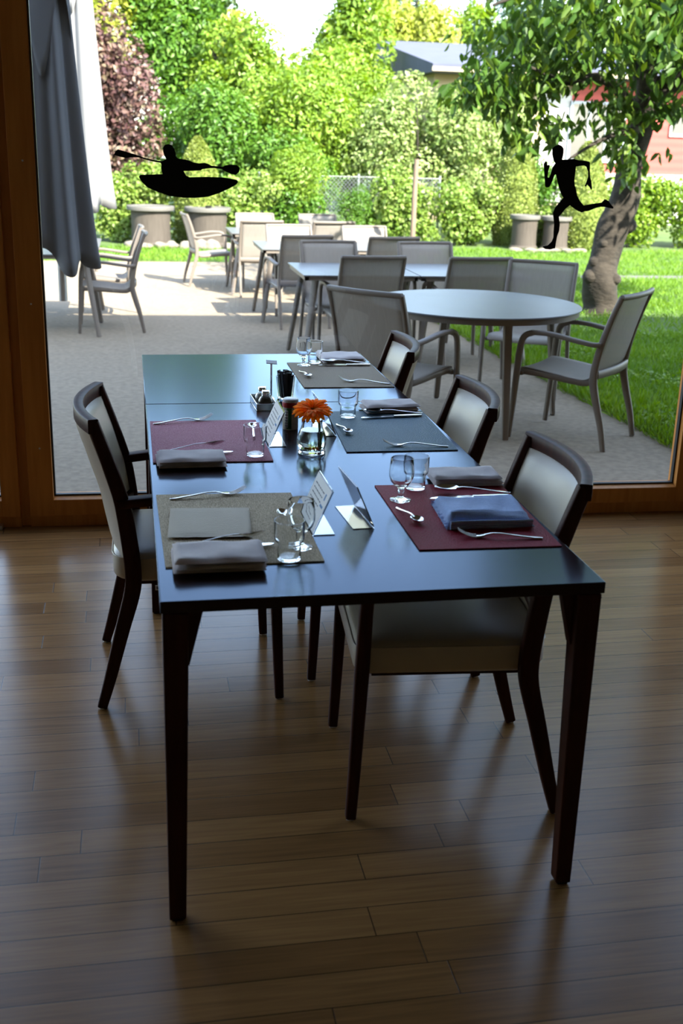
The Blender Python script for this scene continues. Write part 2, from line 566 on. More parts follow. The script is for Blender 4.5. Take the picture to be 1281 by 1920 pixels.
def window(name, x0, x1, fl, fr, zs=.13, ztop=3.3, plinth=True):
    """glass from x0 to x1, frame widths fl / fr"""
    e = wobj(empty(name, kind='structure'))
    mb = MB()
    mb.box(x0 - fl, x0, -.045, .045, .048, 3.4)
    mb.box(x1, x1 + fr, -.045, .045, .048, 3.4)
    mb.box(x0, x1, -.045, .045, ztop, 3.4)
    mb.build('frame', M['frame_wood'], e, bev=.003)
    # bottom rail with a sloped inner bevel
    MB().prism([(-.045, .052), (.045, .052), (.045, zs), (-.012, zs), (-.045, zs - .009)],
               lambda a, b, d: (d, a, b), x0 - .0005, x1 + .0005).build('bottom_rail', M['frame_wood'], e, bev=.002)
    MB().box(x0 - fl, x1 + fr, -.03, .045, -.03, .05).build('plinth', M['frame_wood'], e)
    s = MB()
    t = .007
    s.box(x0, x0 + t, -.012, .012, zs, ztop).box(x1 - t, x1, -.012, .012, zs, ztop)
    s.box(x0, x1, -.012, .012, zs, zs + t).box(x0, x1, -.012, .012, ztop - t, ztop)
    s.build('seal', M['seal'], e)
    MB().box(x0 + .002, x1 - .002, -.004, .004, zs + .002, ztop - .002).build('pane', M['pane'], e, smooth=False)
    sc_ = MB()
    for z in (.35, .95, 1.5, 2.1):
        sc_.lathe([(0, 0), (.004, 0), (.004, .001), (0, .0015)], 10)
        k = len(sc_.v) - 40
        sc_.v[k:] = [(x0 - fl*.45 + a, -.0455 - c, z + b) for a, b, c in sc_.v[k:]]
    sc_.build('screws', M['alu'], e)
    return e

window('window_1', -.386, 2.433, .100, .106)
window('window_2', -2.6, -.60, .09, .075)
window('window_3', 2.66, 5.3, .075, .2)
# recessed joint between the sliding door and the fixed light
wobj(struct(MB().box(-.527, -.484, -.012, .045, 0, 3.36).box(2.537, 2.587, -.012, .045, 0, 3.36).build('trim_1', M['frame_wood'], smooth=False)))
wobj(struct(MB().box(-2.6, -.60, -.07, .10, 0, .018).build('trim_2', M['alu'], bev=.002)))

# silhouettes stuck to the inner face of the pane
KAY = [(68,192),(82,165),(105,143),(180,165),(262,190),(340,218),(430,240),(490,246),(530,228),(512,200),(502,165),(500,130),(515,105),(545,96),(575,104),(600,135),(612,175),(614,205),(632,222),(700,233),(740,243),(770,258),(820,267),(870,262),(905,272),(930,287),(1030,297),(1060,283),(1110,277),(1160,282),(1187,305),(1180,345),(1150,370),(1110,362),(1060,340),(1025,318),(950,308),(900,311),(850,318),(835,330),(760,333),(683,335),(705,375),(735,390),(900,387),(1040,392),(1100,402),(1160,413),(1173,430),(1160,455),(1100,490),(1000,535),(900,567),(800,575),(680,574),(560,558),(450,520),(360,480),(310,430),(285,385),(300,368),(400,365),(495,362),(483,310),(485,275),(478,262),(420,252),(330,228),(290,215),(220,213),(175,220),(120,208)]
RUN = [(358,185),(385,160),(435,140),(470,155),(493,185),(493,240),(483,290),(475,318),(540,318),(615,307),(670,325),(740,328),(800,342),(808,360),(806,440),(808,520),(825,575),(835,660),(825,683),(800,640),(775,615),(760,640),(745,632),(770,570),(785,520),(785,460),(765,405),(740,387),(690,390),(640,400),(632,470),(622,560),(625,620),(640,660),(655,740),(690,810),(735,865),(790,855),(870,842),(950,832),(990,790),(1040,815),(1060,850),(1098,890),(1090,908),(1030,895),(990,885),(940,882),(870,900),(800,930),(740,940),(710,950),(660,930),(610,895),(570,862),(520,900),(470,960),(437,1000),(440,1040),(448,1090),(440,1170),(415,1240),(405,1290),(390,1385),(330,1400),(270,1393),(235,1370),(250,1358),(300,1350),(350,1300),(370,1250),(372,1180),(378,1090),(370,1000),(365,950),(390,890),(430,840),(490,768),(470,740),(440,660),(420,580),(400,490),(385,500),(360,570),(325,640),(290,648),(272,635),(268,560),(262,460),(258,370),(275,335),(295,340),(302,385),(320,375),(328,395),(312,450),(302,525),(320,530),(340,480),(360,410),(395,360),(375,330),(365,290),(358,250),(360,210)]
# sizes in metres on the glass: kayaker 0.50 m wide, runner 0.43 m tall
def sticker(poly, ax, az, kx, kz, shx, shz, name, label):
    mb = MB()
    f = lambda a, b, d: (ax + a*kx + b*shx, d, az + b*kz + a*shz)
    mb.prism(poly, f, -.0052, -.0042)
    o = mb.build(name, M['black'], smooth=False)
    wobj(o)
    return tag(o, label, 'window sticker', 'silhouette stickers on the window glass')

sticker(KAY, -.11448, 1.61098, .00044387, -.00042926, -.00000799, .00001101, 'kayaker_sticker', 'black silhouette sticker of a kayaker with a paddle on the window glass')
sticker(RUN, 1.57232, 1.66092, .00036877, -.00033868, .00003185, .0000096, 'runner_sticker', 'black silhouette sticker of a running person on the window glass')

# ------------------------------------------------------------------ dining tables
def dining_table(name, W, Ln, loc, label, sticker_leg=False):
    e = empty(name, loc, 0, label, 'table')
    H = .75
    MB().box(0, W, 0, Ln, H - .0255, H).build('tabletop', M['top'], e, bev=.0022)
    fr = MB()
    fr.box(.06, W - .06, .018, .040, H - .030, H - .0257)
    fr.box(.06, W - .06, Ln - .040, Ln - .018, H - .030, H - .0257)
    for ix, x in enumerate((.004, W - .004)):
        for iy, y in enumerate((.004, Ln - .004)):
            sx = 1 if ix == 0 else -1
            sy = 1 if iy == 0 else -1
            rings = []
            for z, k in ((.006, .034), (.012, .036), (H - .027, .052)):
                q = [(x, y), (x + sx*k, y), (x + sx*k, y + sy*k), (x, y + sy*k)]
                rings.append([(a, b, z) for a, b in q])
            lg = MB().loft(rings).build('leg', M['dark_wood'], e, bev=.003)
            MB().box(x + sx*.005 - .003*(1-sx) , x + sx*.005 + .024*1 if sx > 0 else x - .005, y + sy*.006 if sy > 0 else y - .028, y + .028 if sy > 0 else y - .006, 0, .007).build('glide', M['black_gloss'], lg) if sx > 0 else \
                MB().box(x - .029, x - .005, (y + .006) if sy > 0 else (y - .028), (y + .028) if sy > 0 else (y - .006), 0, .007).build('glide', M['black_gloss'], lg)
            xx = x + sx * .048
            MB().prism([(xx - sx*.004, H - .027), (xx + sx*.034, H - .027), (xx + sx*.004, .60), (xx - sx*.004, .60)],
                       lambda a, b, d: (a, d, b), y + sy*.020, y + sy*.044).build('corner_brace', M['dark_wood'], e)
            if sticker_leg and ix == 0 and iy == 1:
                s = MB().box(x + .012, x + .045, y - .0535, y - .0505, .10, .118).build('label_sticker', M['white_paper'], lg)
                k = MB()
                for a, b in ((.016, .018), (.016, .026), (.020, .028), (.025, .027), (.030, .032), (.036, .038)):
                    k.box(x + a, x + b, y - .0543, y - .0534, .104, .114)
                k.build('print', M['ink'], lg)
    return e

dining_table('dining_table', .918, 1.698, (0, 0, 0), 'dark brown dining table nearest the camera, laid with a gerbera in a vase', True)
dining_table('dining_table', .918, .925 - .02, (0, 1.702, 0), 'dark brown dining table up against the window, laid at one corner only')

# ------------------------------------------------------------------ dining armchair (faces +x)
def side_leg_pts(y):
    # rear leg + stile seen from the side: foot, knee, arm joint, top
    P = [(-.262, y, .006), (-.235, y, .10), (-.196, y, .25), (-.166, y, .36), (-.160, y, .42), (-.166, y, .50), (-.184, y, .63), (-.218, y, .75), (-.255, y, .864)]
    return P

def dining_chair(label):
    e = empty('dining_chair', (0, 0, 0), 0, label, 'chair')
    hw = .232
    for s in (-1, 1):
        y = s * hw
        pts = bez(side_leg_pts(y), 4)
        wd = []
        for p in pts:
            z = p.z
            k = np.interp(z, [0, .1, .40, .60, .66, .87], [.028, .034, .047, .045, .040, .032])
            wd.append(rr(.030, float(k), .004, 1))
        rear = MB().sweep(pts, wd, side=(0, 1, 0)).build('rear_leg', M['dark_wood'], e, angle=50)
        MB().lathe([(.011, 0), (.011, .007)], 12, (-.262, y, 0)).build('glide', M['white_plastic'], rear)
        fp = bez([(.262, y, .006), (.256, y, .15), (.247, y, .40), (.240, y, .600), (.232, y, .640)], 4)
        fl = MB().sweep(fp, [rr(.030, float(np.interp(p.z, [0, .4, .64], [.026, .034, .030])), .004, 1) for p in fp], side=(0, 1, 0)).build('front_leg', M['dark_wood'], e, angle=50)
        MB().lathe([(.011, 0), (.011, .007)], 12, (.262, y, 0)).build('glide', M['white_plastic'], fl)
        ap = bez([(-.196, y, .632), (-.10, y + s*.006, .642), (.05, y + s*.010, .656), (.17, y + s*.008, .657), (.232, y, .646), (.250, y, .634)], 4)
        MB().sweep(ap, rr(.046, .026, .006, 2), ref=(0, 0, 1)).build('armrest', M['dark_wood'], e, angle=50)
    # curved back: plan bow of the panel
    def bs(z):
        return float(np.interp(z, [.36, .42, .50, .63, .75, .872], [-.166, -.162, -.166, -.184, -.218, -.258]))
    def bow(u, z):
        return (1 - u*u) * float(np.interp(z, [.40, .55, .70, .87], [.035, .042, .048, .050]))
    rail = [(bs(.858) - bow(u, .87), u * (hw + .0145), .856) for u in np.linspace(-1, 1, 15)]
    MB().sweep(rail, rr(.029, .040, .002, 1), ref=(0, 0, 1)).build('top_rail', M['dark_wood'], e, angle=50)
    rl2 = [(bs(.52) - bow(u, .52), u * (hw - .012), .515) for u in np.linspace(-1, 1, 15)]
    MB().sweep(rl2, rr(.026, .030, .005, 1), ref=(0, 0, 1)).build('lower_rail', M['dark_wood'], e, angle=50)
    # upholstered pad (front) and shell (rear) as one closed cushion each
    def pad(z0, z1, hwid, f_off, b_off, bulge, nm, lab=None):
        nu, nv = 14, 12
        F, B = [], []
        for j in range(nv + 1):
            v = j / nv
            z = z0 + (z1 - z0) * v
            for i in range(nu + 1):
                u = -1 + 2 * i / nu
                ed = (1 - abs(u)**6) * (1 - abs(2*v - 1)**6)
                s0 = bs(z) - bow(u * .95, z)
                F.append((s0 + f_off + bulge * ed**.6, u * hwid, z))
                B.append((s0 + b_off - bulge * .5 * ed**.6, u * hwid, z))
        mb = MB()
        n1 = nu + 1
        fs = [(j*n1+i, j*n1+i+1, (j+1)*n1+i+1, (j+1)*n1+i) for j in range(nv) for i in range(nu)]
        K = len(F)
        fb = [tuple(K + q for q in f[::-1]) for f in fs]
        rim = list(range(nu)) + [j*n1 + nu for j in range(nv)] + [nv*n1 + nu - i for i in range(nu)] + [(nv - j)*n1 for j in range(nv)]
        fr = [(rim[k], rim[(k+1) % len(rim)], K + rim[(k+1) % len(rim)], K + rim[k]) for k in range(len(rim))]
        mb.add(F + B, fs + fb + fr)
        return mb.build(nm, M['hide'], e, angle=60)
    pad(.535, .838, hw - .018, .006, -.004, .014, 'back_cushion')
    pad(.462, .842, hw - .022, -.008, -.019, .014, 'back_shell')
    # seat: boxed cushion with soft corners and a piping line
    sx0, sx1, sy = -.218, .262, .214
    def seat_ring(z, ins):
        ring = []
        for (cx, cy, a0) in ((sx1, sy, 0), (sx0, sy, 90), (sx0, -sy, 180), (sx1, -sy, 270)):
            r = .035 if cx > 0 else .07
            ccx = cx - math.copysign(r + ins, cx)
            ccy = cy - math.copysign(r + ins, cy)
            for k in range(5):
                a = R_(a0 + 90 * k / 4)
                ring.append((ccx + r*math.cos(a), ccy + r*math.sin(a), z))
        return ring
    rings = [seat_ring(.392, .02), seat_ring(.386, .012), seat_ring(.392, .004), seat_ring(.40, 0), seat_ring(.455, 0), seat_ring(.464, .004), seat_ring(.472, .016), seat_ring(.480, .05), seat_ring(.484, .09), seat_ring(.486, .125)]
    seat = MB().loft(rings).build('seat', M['hide'], e, angle=70)
    pr = seat_ring(.4585, -.0008)
    MB().sweep(pr + [pr[0]], circ(.0022, 6), cap=False).build('piping', M['hide'], seat)
    fr = MB()
    for s in (-1, 1):
        fr.box(-.18, .215, s*.165 - .011, s*.165 + .011, .366, .392)
    fr.box(.195, .217, -.165, .165, .366, .390).box(-.18, -.158, -.165, .165, .366, .390)
    fr.build('seat_frame', M['dark_wood'], e)
    return e

DC = dining_chair('dark wood armchair with cream upholstery pulled up to the left side of the table')
DC.location = (.108, 1.222, 0)
DC.rotation_euler = (0, 0, R_(-.5))
copy_tree(DC, (.742, .545, 0), R_(175.5), 'cream padded armchair on the right, nearest the camera, beside the burgundy placemat')
copy_tree(DC, (.762, 1.305, 0), R_(175.5), 'cream padded armchair on the right, middle of three, beside the slate blue placemat')
copy_tree(DC, (.742, 2.215, 0), R_(174.5), 'cream padded armchair on the right, closest to the window, beside the grey placemat')

# ------------------------------------------------------------------ placemats
TZ = .7502
def placemat(name, c, m, label, th=.003):
    cx = sum(p[0] for p in c) / 4
    cy = sum(p[1] for p in c) / 4
    mb = MB().prism([(p[0] - cx, p[1] - cy) for p in c], lambda a, b, d: (a, b, d), 0, th)
    o = mb.build(name, M[m], smooth=False)
    o.location = (cx, cy, TZ)
    return tag(o, label, 'placemat', 'placemats on the dining tables')

placemat('placemat', [(.010, 1.448), (.343, 1.446), (.341, .966), (.009, .972)], 'mat_purple', 'plum placemat on the left side, in front of the left armchair')
placemat('placemat', [(.010, .680), (.348, .667), (.353, .179), (.017, .178)], 'mat_brown', 'woven taupe placemat at the near left corner of the table')
placemat('placemat', [(.574, 2.401), (.912, 2.385), (.908, 1.920), (.573, 1.924)], 'mat_grey', 'grey brown placemat on the far table by the window')
placemat('placemat', [(.590, 1.546), (.914, 1.541), (.897, 1.039), (.564, 1.042)], 'mat_teal', 'slate blue placemat on the right, behind the orange gerbera')
placemat('placemat', [(.576, .710), (.914, .695), (.903, .215), (.574, .224)], 'mat_red', 'burgundy placemat at the near right, under the blue napkin')
MZ = TZ + .0032

# ------------------------------------------------------------------ folded napkins
def folded(name, L_, W_, layers, mname, seed, wav=.0015, fold=True):
    """stack of cloth layers; each layer is a closed soft slab"""
    r = random.Random(seed)
    mb = MB()
    z = 0
    for k, th in enumerate(layers):
        dx, dy = r.uniform(-.003, .003), r.uniform(-.004, .002)
        ph = r.uniform(0, 6)
        def surf(u, v, top, z=z, th=th, k=k, dx=dx, dy=dy, ph=ph):
            x = (u - .5) * L_ + dx
            y = (v - .5) * (W_ - .004*k) + dy
            e = min(1, min(u, 1-u) * 30) ** .5 * min(1, min(v, 1-v) * (9 if k == len(layers)-1 else 16)) ** .5
            wv = wav * math.sin(11*u + ph + 3*v) + wav * .7 * math.sin(5*u - 7*v + ph*2)
            zz = z + th * (.5 + .5*e if top else .5 - .5*e) + (wv * e if top or k else 0)
            return (x, y, max(zz, .0003))
        nu, nv = 22, 12
        T = [surf(i/nu, j/nv, True) for i in range(nu+1) for j in range(nv+1)]
        Bt = [surf(i/nu, j/nv, False) for i in range(nu+1) for j in range(nv+1)]
        fs = [(i*(nv+1)+j, (i+1)*(nv+1)+j, (i+1)*(nv+1)+j+1, i*(nv+1)+j+1) for i in range(nu) for j in range(nv)]
        K = len(T)
        n1 = nv + 1
        rim = [j for j in range(nv)] + [i*n1 + nv for i in range(nu)] + [nu*n1 + nv - j for j in range(nv)] + [(nu - i)*n1 for i in range(nu)]
        mb.add(T + Bt, fs + [tuple(K + q for q in f[::-1]) for f in fs] + [(rim[a], K + rim[a], K + rim[(a+1) % len(rim)], rim[(a+1) % len(rim)]) for a in range(len(rim))])
        z += th * .96
    return mb.build(name, M[mname], angle=70)

def put(o, x, y, z, rz, label, cat, group=None):
    o.location = (x, y, z)
    o.rotation_euler = (0, 0, R_(rz))
    return tag(o, label, cat, group)

NG = 'grey cloth napkins laid at the places'
put(folded('napkin', .192, .135, (.0075, .0075, .015), 'napkin', 1), .129, .193, TZ + .0035, 0, 'grey folded cloth napkin at the near left table corner, on the taupe placemat', 'napkin', NG)
put(folded('napkin', .184, .125, (.007, .007, .012), 'napkin', 2), .112, .962, TZ + .0035, 1, 'grey folded cloth napkin on the plum placemat', 'napkin', NG)
put(folded('napkin', .185, .115, (.006, .008, .013), 'napkin', 3), .826, .728, TZ + .0035, -3, 'grey folded cloth napkin behind the blue napkin, on the burgundy placemat edge', 'napkin', NG)
put(folded('napkin', .185, .115, (.007, .007, .013), 'napkin', 4), .806, 1.557, TZ + .0035, 4, 'grey folded cloth napkin on the slate blue placemat', 'napkin', NG)
put(folded('napkin', .178, .16, (.006, .007, .011), 'napkin', 5), .806, 2.462, TZ + .0005, 2, 'grey folded cloth napkin on the far table by the window', 'napkin', NG)
put(folded('napkin', .185, .212, (.003, .0035), 'paper_nap', 6, .0006), .128, .448, MZ, -4, 'ribbed beige paper napkin lying flat on the taupe placemat', 'napkin')

def blue_napkin():
    mb = MB()
    nu, nv = 30, 24
    Lx, Wy = .215, .195
    def s(u, v, top):
        x = (u - .5) * Lx
        y = (v - .5) * Wy + .018 * (u - .5)
        e = min(1, min(u*1.2, 1-u) * 14) ** .5 * min(1, min(v, 1-v) * 9) ** .5
        h = .025 + .004 * math.sin(5*u + 2*v) + .0025*math.sin(6*v + 4*u*u) + .001*math.sin(19*u - 7*v)
        fold = .006 * math.exp(-((v - .15 - .1*u) / .05)**2)
        z = h * e + fold * e if top else 0
        return (x, y, .0004 + z)
    T = [s(i/nu, j/nv, True) for i in range(nu+1) for j in range(nv+1)]
    B = [(p[0], p[1], 0) for p in T]
    n1 = nv + 1
    fs = [(i*n1+j, (i+1)*n1+j, (i+1)*n1+j+1, i*n1+j+1) for i in range(nu) for j in range(nv)]
    K = len(T)
    rim = [j for j in range(nv)] + [i*n1 + nv for i in range(nu)] + [nu*n1 + nv - j for j in range(nv)] + [(nu - i)*n1 for i in range(nu)]
    mb.add(T + B, fs + [tuple(K + q for q in f[::-1]) for f in fs] + [(rim[a], K + rim[a], K + rim[(a+1) % len(rim)], rim[(a+1) % len(rim)]) for a in range(len(rim))])
    # folded edge lips along the near side, and the frayed open edge on the left
    for k in range(3):
        pts = [(-.1 + .2*t, -Wy/2 - .001 - .002*k + .018*(t-.5) + .002*math.sin(9*t+k), .004 + .007*k + .002*math.sin(6*t)) for t in np.linspace(0, 1, 16)]
        mb.sweep(pts, circ(.0042, 8))
    o = mb.build('cloth_napkin', M['blue_cloth'], angle=80)
    fr = MB()
    r = random.Random(4)
    for k in range(70):
        v = r.random()
        y = (v - .5) * Wy - .009
        x = -Lx/2 + .004
        z = r.uniform(.002, .014)
        fr.sweep([(x, y, z), (x - r.uniform(.003, .008), y + r.uniform(-.004, .004), max(.001, z - r.uniform(0, .006)))], circ(.0005, 4))
    fr.build('frayed_edge', M['blue_cloth'], o)
    return o
put(blue_napkin(), .785, .444, MZ, -4, 'blue wrinkled cloth napkin with a frayed edge on the burgundy placemat', 'napkin')

# ------------------------------------------------------------------ cutlery (handle at the origin, working end along +x)
def flat_strip(stations, thick):
    """stations: (s, half width, z)"""
    rings = []
    for s, hwd, z in stations:
        pr = rr(2*hwd, thick, min(thick*.45, hwd*.9), 1)
        rings.append([(s, a, z + b) for a, b in pr])
    return rings

def fork():
    mb = MB()
    st = [(0, .003, .0025), (.003, .0055, .0022), (.02, .006, .003), (.06, .0052, .007), (.095, .0036, .011), (.115, .0032, .011), (.128, .0045, .008), (.136, .0085, .0052), (.143, .0112, .004), (.152, .0122, .0035)]
    mb.loft(flat_strip(st, .0026))
    for k in range(4):
        y = -.0098 + .00653 * k
        pts = [(.150, y, .0036), (.163, y, .0045), (.176, y*.97, .0085), (.188, y*.95, .0145), (.195, y*.93, .0195)]
        mb.sweep(pts, rr(.0036, .0018, .0007, 1), ref=(0, 0, 1), scale=[1, 1, .95, .8, .5])
    return mb.build('fork', M['steel'], angle=50)

def spoon(Ln=.195, bl=.062, bw=.021, name='table_spoon'):
    mb = MB()
    a = Ln - bl
    k = Ln / .195
    st = [(0, .003, .0025), (.003, .0055*k, .0022), (.02*k, .006*k, .003), (.06*k, .0052*k, .007), (a*.75, .0036*k, .011), (a*.92, .0032*k, .0115), (a, .0042*k, .010), (a + .006, .006*k, .0085)]
    mb.loft(flat_strip(st, .0024))
    cx = a + bl / 2
    nr, na = 6, 26
    def bowl(off):
        V = [(cx, 0, .0012 + off)]
        for i in range(1, nr + 1):
            r = i / nr
            for j in range(na):
                t = 2 * PI * j / na
                x = math.cos(t) * r * bl / 2
                y = math.sin(t) * r * bw * (1 - .22 * math.cos(t))
                V.append((cx + x, y, .0012 + off + .0085 * r * r * (1 if r < .9 else 1)))
        F = [(0, 1 + j, 1 + (j+1) % na) for j in range(na)]
        for i in range(nr - 1):
            for j in range(na):
                F.append((1 + i*na + j, 1 + (i+1)*na + j, 1 + (i+1)*na + (j+1) % na, 1 + i*na + (j+1) % na))
        return V, F
    V1, F1 = bowl(.0)
    V2, F2 = bowl(.0013)
    K = len(V1)
    rim = [1 + (nr-1)*na + j for j in range(na)]
    mb.add(V1 + V2, F1 + [tuple(K + q for q in f[::-1]) for f in F2] + [(rim[j], rim[(j+1) % na], K + rim[(j+1) % na], K + rim[j]) for j in range(na)])
    return mb.build(name, M['steel'], angle=60)

def knife():
    mb = MB()
    hs = [(0, .004, .004), (.004, .0078, .0042), (.03, .0085, .0045), (.07, .0078, .0045), (.098, .0062, .0045)]
    rings = []
    for s, hwd, z in hs:
        rings.append([(s, a, z + b) for a, b in rr(2*hwd, .0072, .0028, 2)])
    mb.loft(rings)
    pl = [(.096, -.0045), (.105, -.0095), (.15, -.0105), (.185, -.009), (.205, -.004), (.213, .004), (.205, .0065), (.15, .0075), (.105, .007), (.096, .005)]
    mb.prism(pl, lambda a, b, d: (a, b, d), .0035, .0052)
    return mb.build('table_knife', M['steel'], angle=40)

FORK, SPOON, KNIFE = fork(), spoon(), knife()
DSP = spoon(.135, .044, .0145, 'dessert_spoon')
used = set()
def lay(proto, ax, ay, bx, by, z, label, cat, group, rx=0, ry=0):
    o = proto if proto.name not in used else proto.copy()
    if proto.name in used:
        col.objects.link(o)
    used.add(proto.name)
    o.location = (ax, ay, z)
    o.rotation_euler = (R_(rx), R_(ry), math.atan2(by - ay, bx - ax))
    return tag(o, label, cat, group)

FG, KG, SG, DG = 'forks laid on the placemats', 'knives laid on the placemats', 'soup spoons laid on the placemats', 'dessert spoons at the heads of the placemats'
lay(FORK, .042, .634, .234, .672, MZ, 'fork on the taupe placemat, behind the flat paper napkin', 'fork', FG)
lay(FORK, .019, 1.404, .210, 1.462, MZ, 'fork along the far edge of the plum placemat', 'fork', FG)
lay(FORK, .900, 1.962, .715, 2.03, MZ, 'fork on the grey brown placemat by the window', 'fork', FG)
lay(FORK, .876, 1.071, .690, 1.099, MZ, 'fork along the near edge of the slate blue placemat', 'fork', FG)
lay(FORK, .874, .262, .688, .296, MZ, 'fork on the burgundy placemat, in front of the blue napkin', 'fork', FG)
lay(KNIFE, .045, .279, .255, .281, MZ, 'knife behind the grey napkin on the taupe placemat', 'knife', KG)
lay(KNIFE, .024, 1.058, .235, 1.050, MZ, 'knife behind the grey napkin on the plum placemat', 'knife', KG)
lay(KNIFE, .900, .580, .686, .572, MZ, 'knife behind the blue napkin on the burgundy placemat', 'knife', KG)
lay(KNIFE, .893, 1.459, .680, 1.432, MZ, 'knife in front of the grey napkin on the slate blue placemat', 'knife', KG)
lay(KNIFE, .900, 2.322, .690, 2.319, MZ, 'knife in front of the grey napkin on the grey brown placemat', 'knife', KG)
lay(SPOON, .052, .268, .238, .308, MZ + .009, 'soup spoon propped over the knife on the taupe placemat', 'spoon', SG, -22, -2)
lay(SPOON, .032, 1.040, .219, 1.095, MZ + .009, 'soup spoon propped over the knife on the plum placemat', 'spoon', SG, -22, -2)
lay(SPOON, .906, .588, .732, .632, MZ + .006, 'soup spoon beside the grey napkin on the burgundy placemat', 'spoon', SG)
lay(SPOON, .898, 1.470, .725, 1.490, MZ + .006, 'soup spoon against the grey napkin on the slate blue placemat', 'spoon', SG)
lay(SPOON, .896, 2.335, .722, 2.368, MZ + .006, 'soup spoon against the grey napkin on the grey brown placemat', 'spoon', SG)
lay(DSP, .312, .376, .302, .50, MZ, 'small spoon beside the paper napkin, behind the goblet on the taupe placemat', 'spoon', DG)
lay(DSP, .310, 1.188, .316, 1.325, MZ, 'small spoon behind the tumbler on the plum placemat', 'spoon', DG)
lay(DSP, .598, 2.215, .615, 2.10, MZ, 'small spoon on the grey brown placemat by the goblet foot', 'spoon', DG)
lay(DSP, .592, 1.362, .608, 1.245, MZ, 'small spoon on the slate blue placemat by the flower vase', 'spoon', DG)
lay(DSP, .590, .515, .615, .400, MZ, 'small spoon on the burgundy placemat in front of the goblet', 'spoon', DG)

# ------------------------------------------------------------------ glasses
def tumbler():
    p = [(0, 0), (.021, 0), (.0245, .0012), (.0255, .004), (.0258, .034), (.0270, .038), (.0315, .044), (.0325, .049), (.0330, .086), (.0328, .0885), (.0316, .0885), (.0310, .086),
         (.0304, .050), (.0290, .0455), (.0245, .040), (.0236, .036), (.0234, .011), (.021, .0075), (0, .0065)]
    return MB().lathe(p, 40).build('tumbler', M['glass'], angle=40)

def goblet():
    p = [(0, 0), (.0255, 0), (.0268, .0012), (.0262, .0026), (.017, .0045), (.0085, .008), (.0058, .013), (.0066, .020), (.0085, .024), (.0075, .029), (.009, .034), (.018, .040), (.0265, .050),
         (.0312, .063), (.0318, .076), (.0300, .092), (.0280, .109), (.0270, .1105), (.0262, .109), (.0280, .092), (.0297, .076), (.0292, .064), (.0248, .052), (.0165, .043), (.007, .0385), (0, .0375)]
    return MB().lathe(p, 40).build('goblet', M['glass'], angle=40)

TUM, GOB = tumbler(), goblet()
TG, GG = 'stacking tumblers on the tables', 'stemmed goblets on the tables'
def stand(proto, x, y, z, label, cat, group):
    o = proto if proto.name not in used else proto.copy()
    if proto.name in used:
        col.objects.link(o)
    used.add(proto.name)
    o.location = (x, y, z)
    return tag(o, label, cat, group)
stand(TUM, .279, .196, MZ, 'clear tumbler nearest the camera, at the corner of the taupe placemat', 'glass', TG)
stand(TUM, .296, 1.024, MZ, 'clear tumbler standing on the plum placemat', 'glass', TG)
stand(TUM, .676, .672, MZ, 'clear tumbler behind the goblet on the burgundy placemat', 'glass', TG)
stand(TUM, .646, 1.462, MZ, 'clear tumbler standing on the slate blue placemat', 'glass', TG)
stand(TUM, .683, 2.385, MZ, 'clear tumbler beside the goblet on the grey brown placemat', 'glass', TG)
stand(GOB, .314, .266, MZ, 'clear stemmed goblet behind the near tumbler on the taupe placemat', 'goblet', GG)
stand(GOB, .614, .578, MZ, 'clear stemmed goblet on the burgundy placemat', 'goblet', GG)
stand(GOB, .633, 2.340, MZ, 'clear stemmed goblet on the grey brown placemat by the window', 'goblet', GG)

# ------------------------------------------------------------------ flower vase
vx, vy = .462, 1.05
vp = [(0, 0), (.029, 0), (.0325, .002), (.0335, .0055), (.032, .009), (.0300, .0115), (.033, .020), (.0358, .032), (.0352, .045), (.0315, .060), (.0268, .074), (.0246, .084), (.0250, .094), (.0262, .099), (.0250, .1005), (.0236, .099),
      (.0228, .084), (.0250, .074), (.0297, .060), (.0333, .045), (.0339, .032), (.0312, .021), (.027, .0155), (0, .013)]
vp = [(r * 1.2, z) for r, z in vp]
va = tag(MB().lathe(vp, 44).build('flower_vase', M['glass'], angle=50), 'small clear glass vase half full of water holding an orange gerbera', 'vase')
va.location = (vx, vy, TZ)
MB().lathe([(r * 1.2, z) for r, z in [(0, .0136), (.0272, .0158), (.0314, .0211), (.0341, .032), (.0335, .045), (.0299, .060), (.0268, .0685), (.0, .0685)]], 40).build('water', M['water'], va, angle=50)

ge = empty('gerbera', (vx, vy, TZ + .018), 0, 'orange gerbera bloom leaning out of the glass vase', 'flower')
hx, hy, hz = -.004, -.028, .112
MB().sweep(bez([(.018, .004, 0), (.020, -.004, .035), (.017, -.014, .070), (.008, -.024, .098), (hx, hy, hz)], 6), circ(.0024, 8)).build('stem', M['stem'], ge)
MB().sweep(bez([(.016, .010, .004), (.024, .004, .04), (.022, -.004, .075)], 6), circ(.0017, 8)).build('stem', M['stem'], ge)
nrm = Vector((-.10, -.42, 1)).normalized()
Q = nrm.to_track_quat('Z', 'Y').to_matrix().to_4x4()
Fm = Matrix.Translation((hx, hy, hz)) @ Q
pt = MB()
for j, (r, hwid, z) in enumerate([(0, .002, 0), (.012, .0036, .002), (.026, .0056, .003), (.040, .0062, .001), (.050, .0048, -.003), (.0555, .0015, -.006)]):
    pass
def petal_mesh():
    st = [(.006, .0022, .001), (.016, .0044, .003), (.030, .0062, .0032), (.044, .0064, .0005), (.052, .0046, -.003), (.0565, .0012, -.006)]
    V, F = [], []
    for r, hwid, z in st:
        V += [(r, -hwid, z + .0014), (r, 0, z), (r, hwid, z + .0014)]
    for i in range(len(st) - 1):
        for k in range(2):
            F.append((i*3+k, i*3+k+1, (i+1)*3+k+1, (i+1)*3+k))
    return MB().add(V, F)
p0 = petal_mesh().build('petal', M['petal'], ge, sol=.0006)
prnd = random.Random(5)
np_ = 0
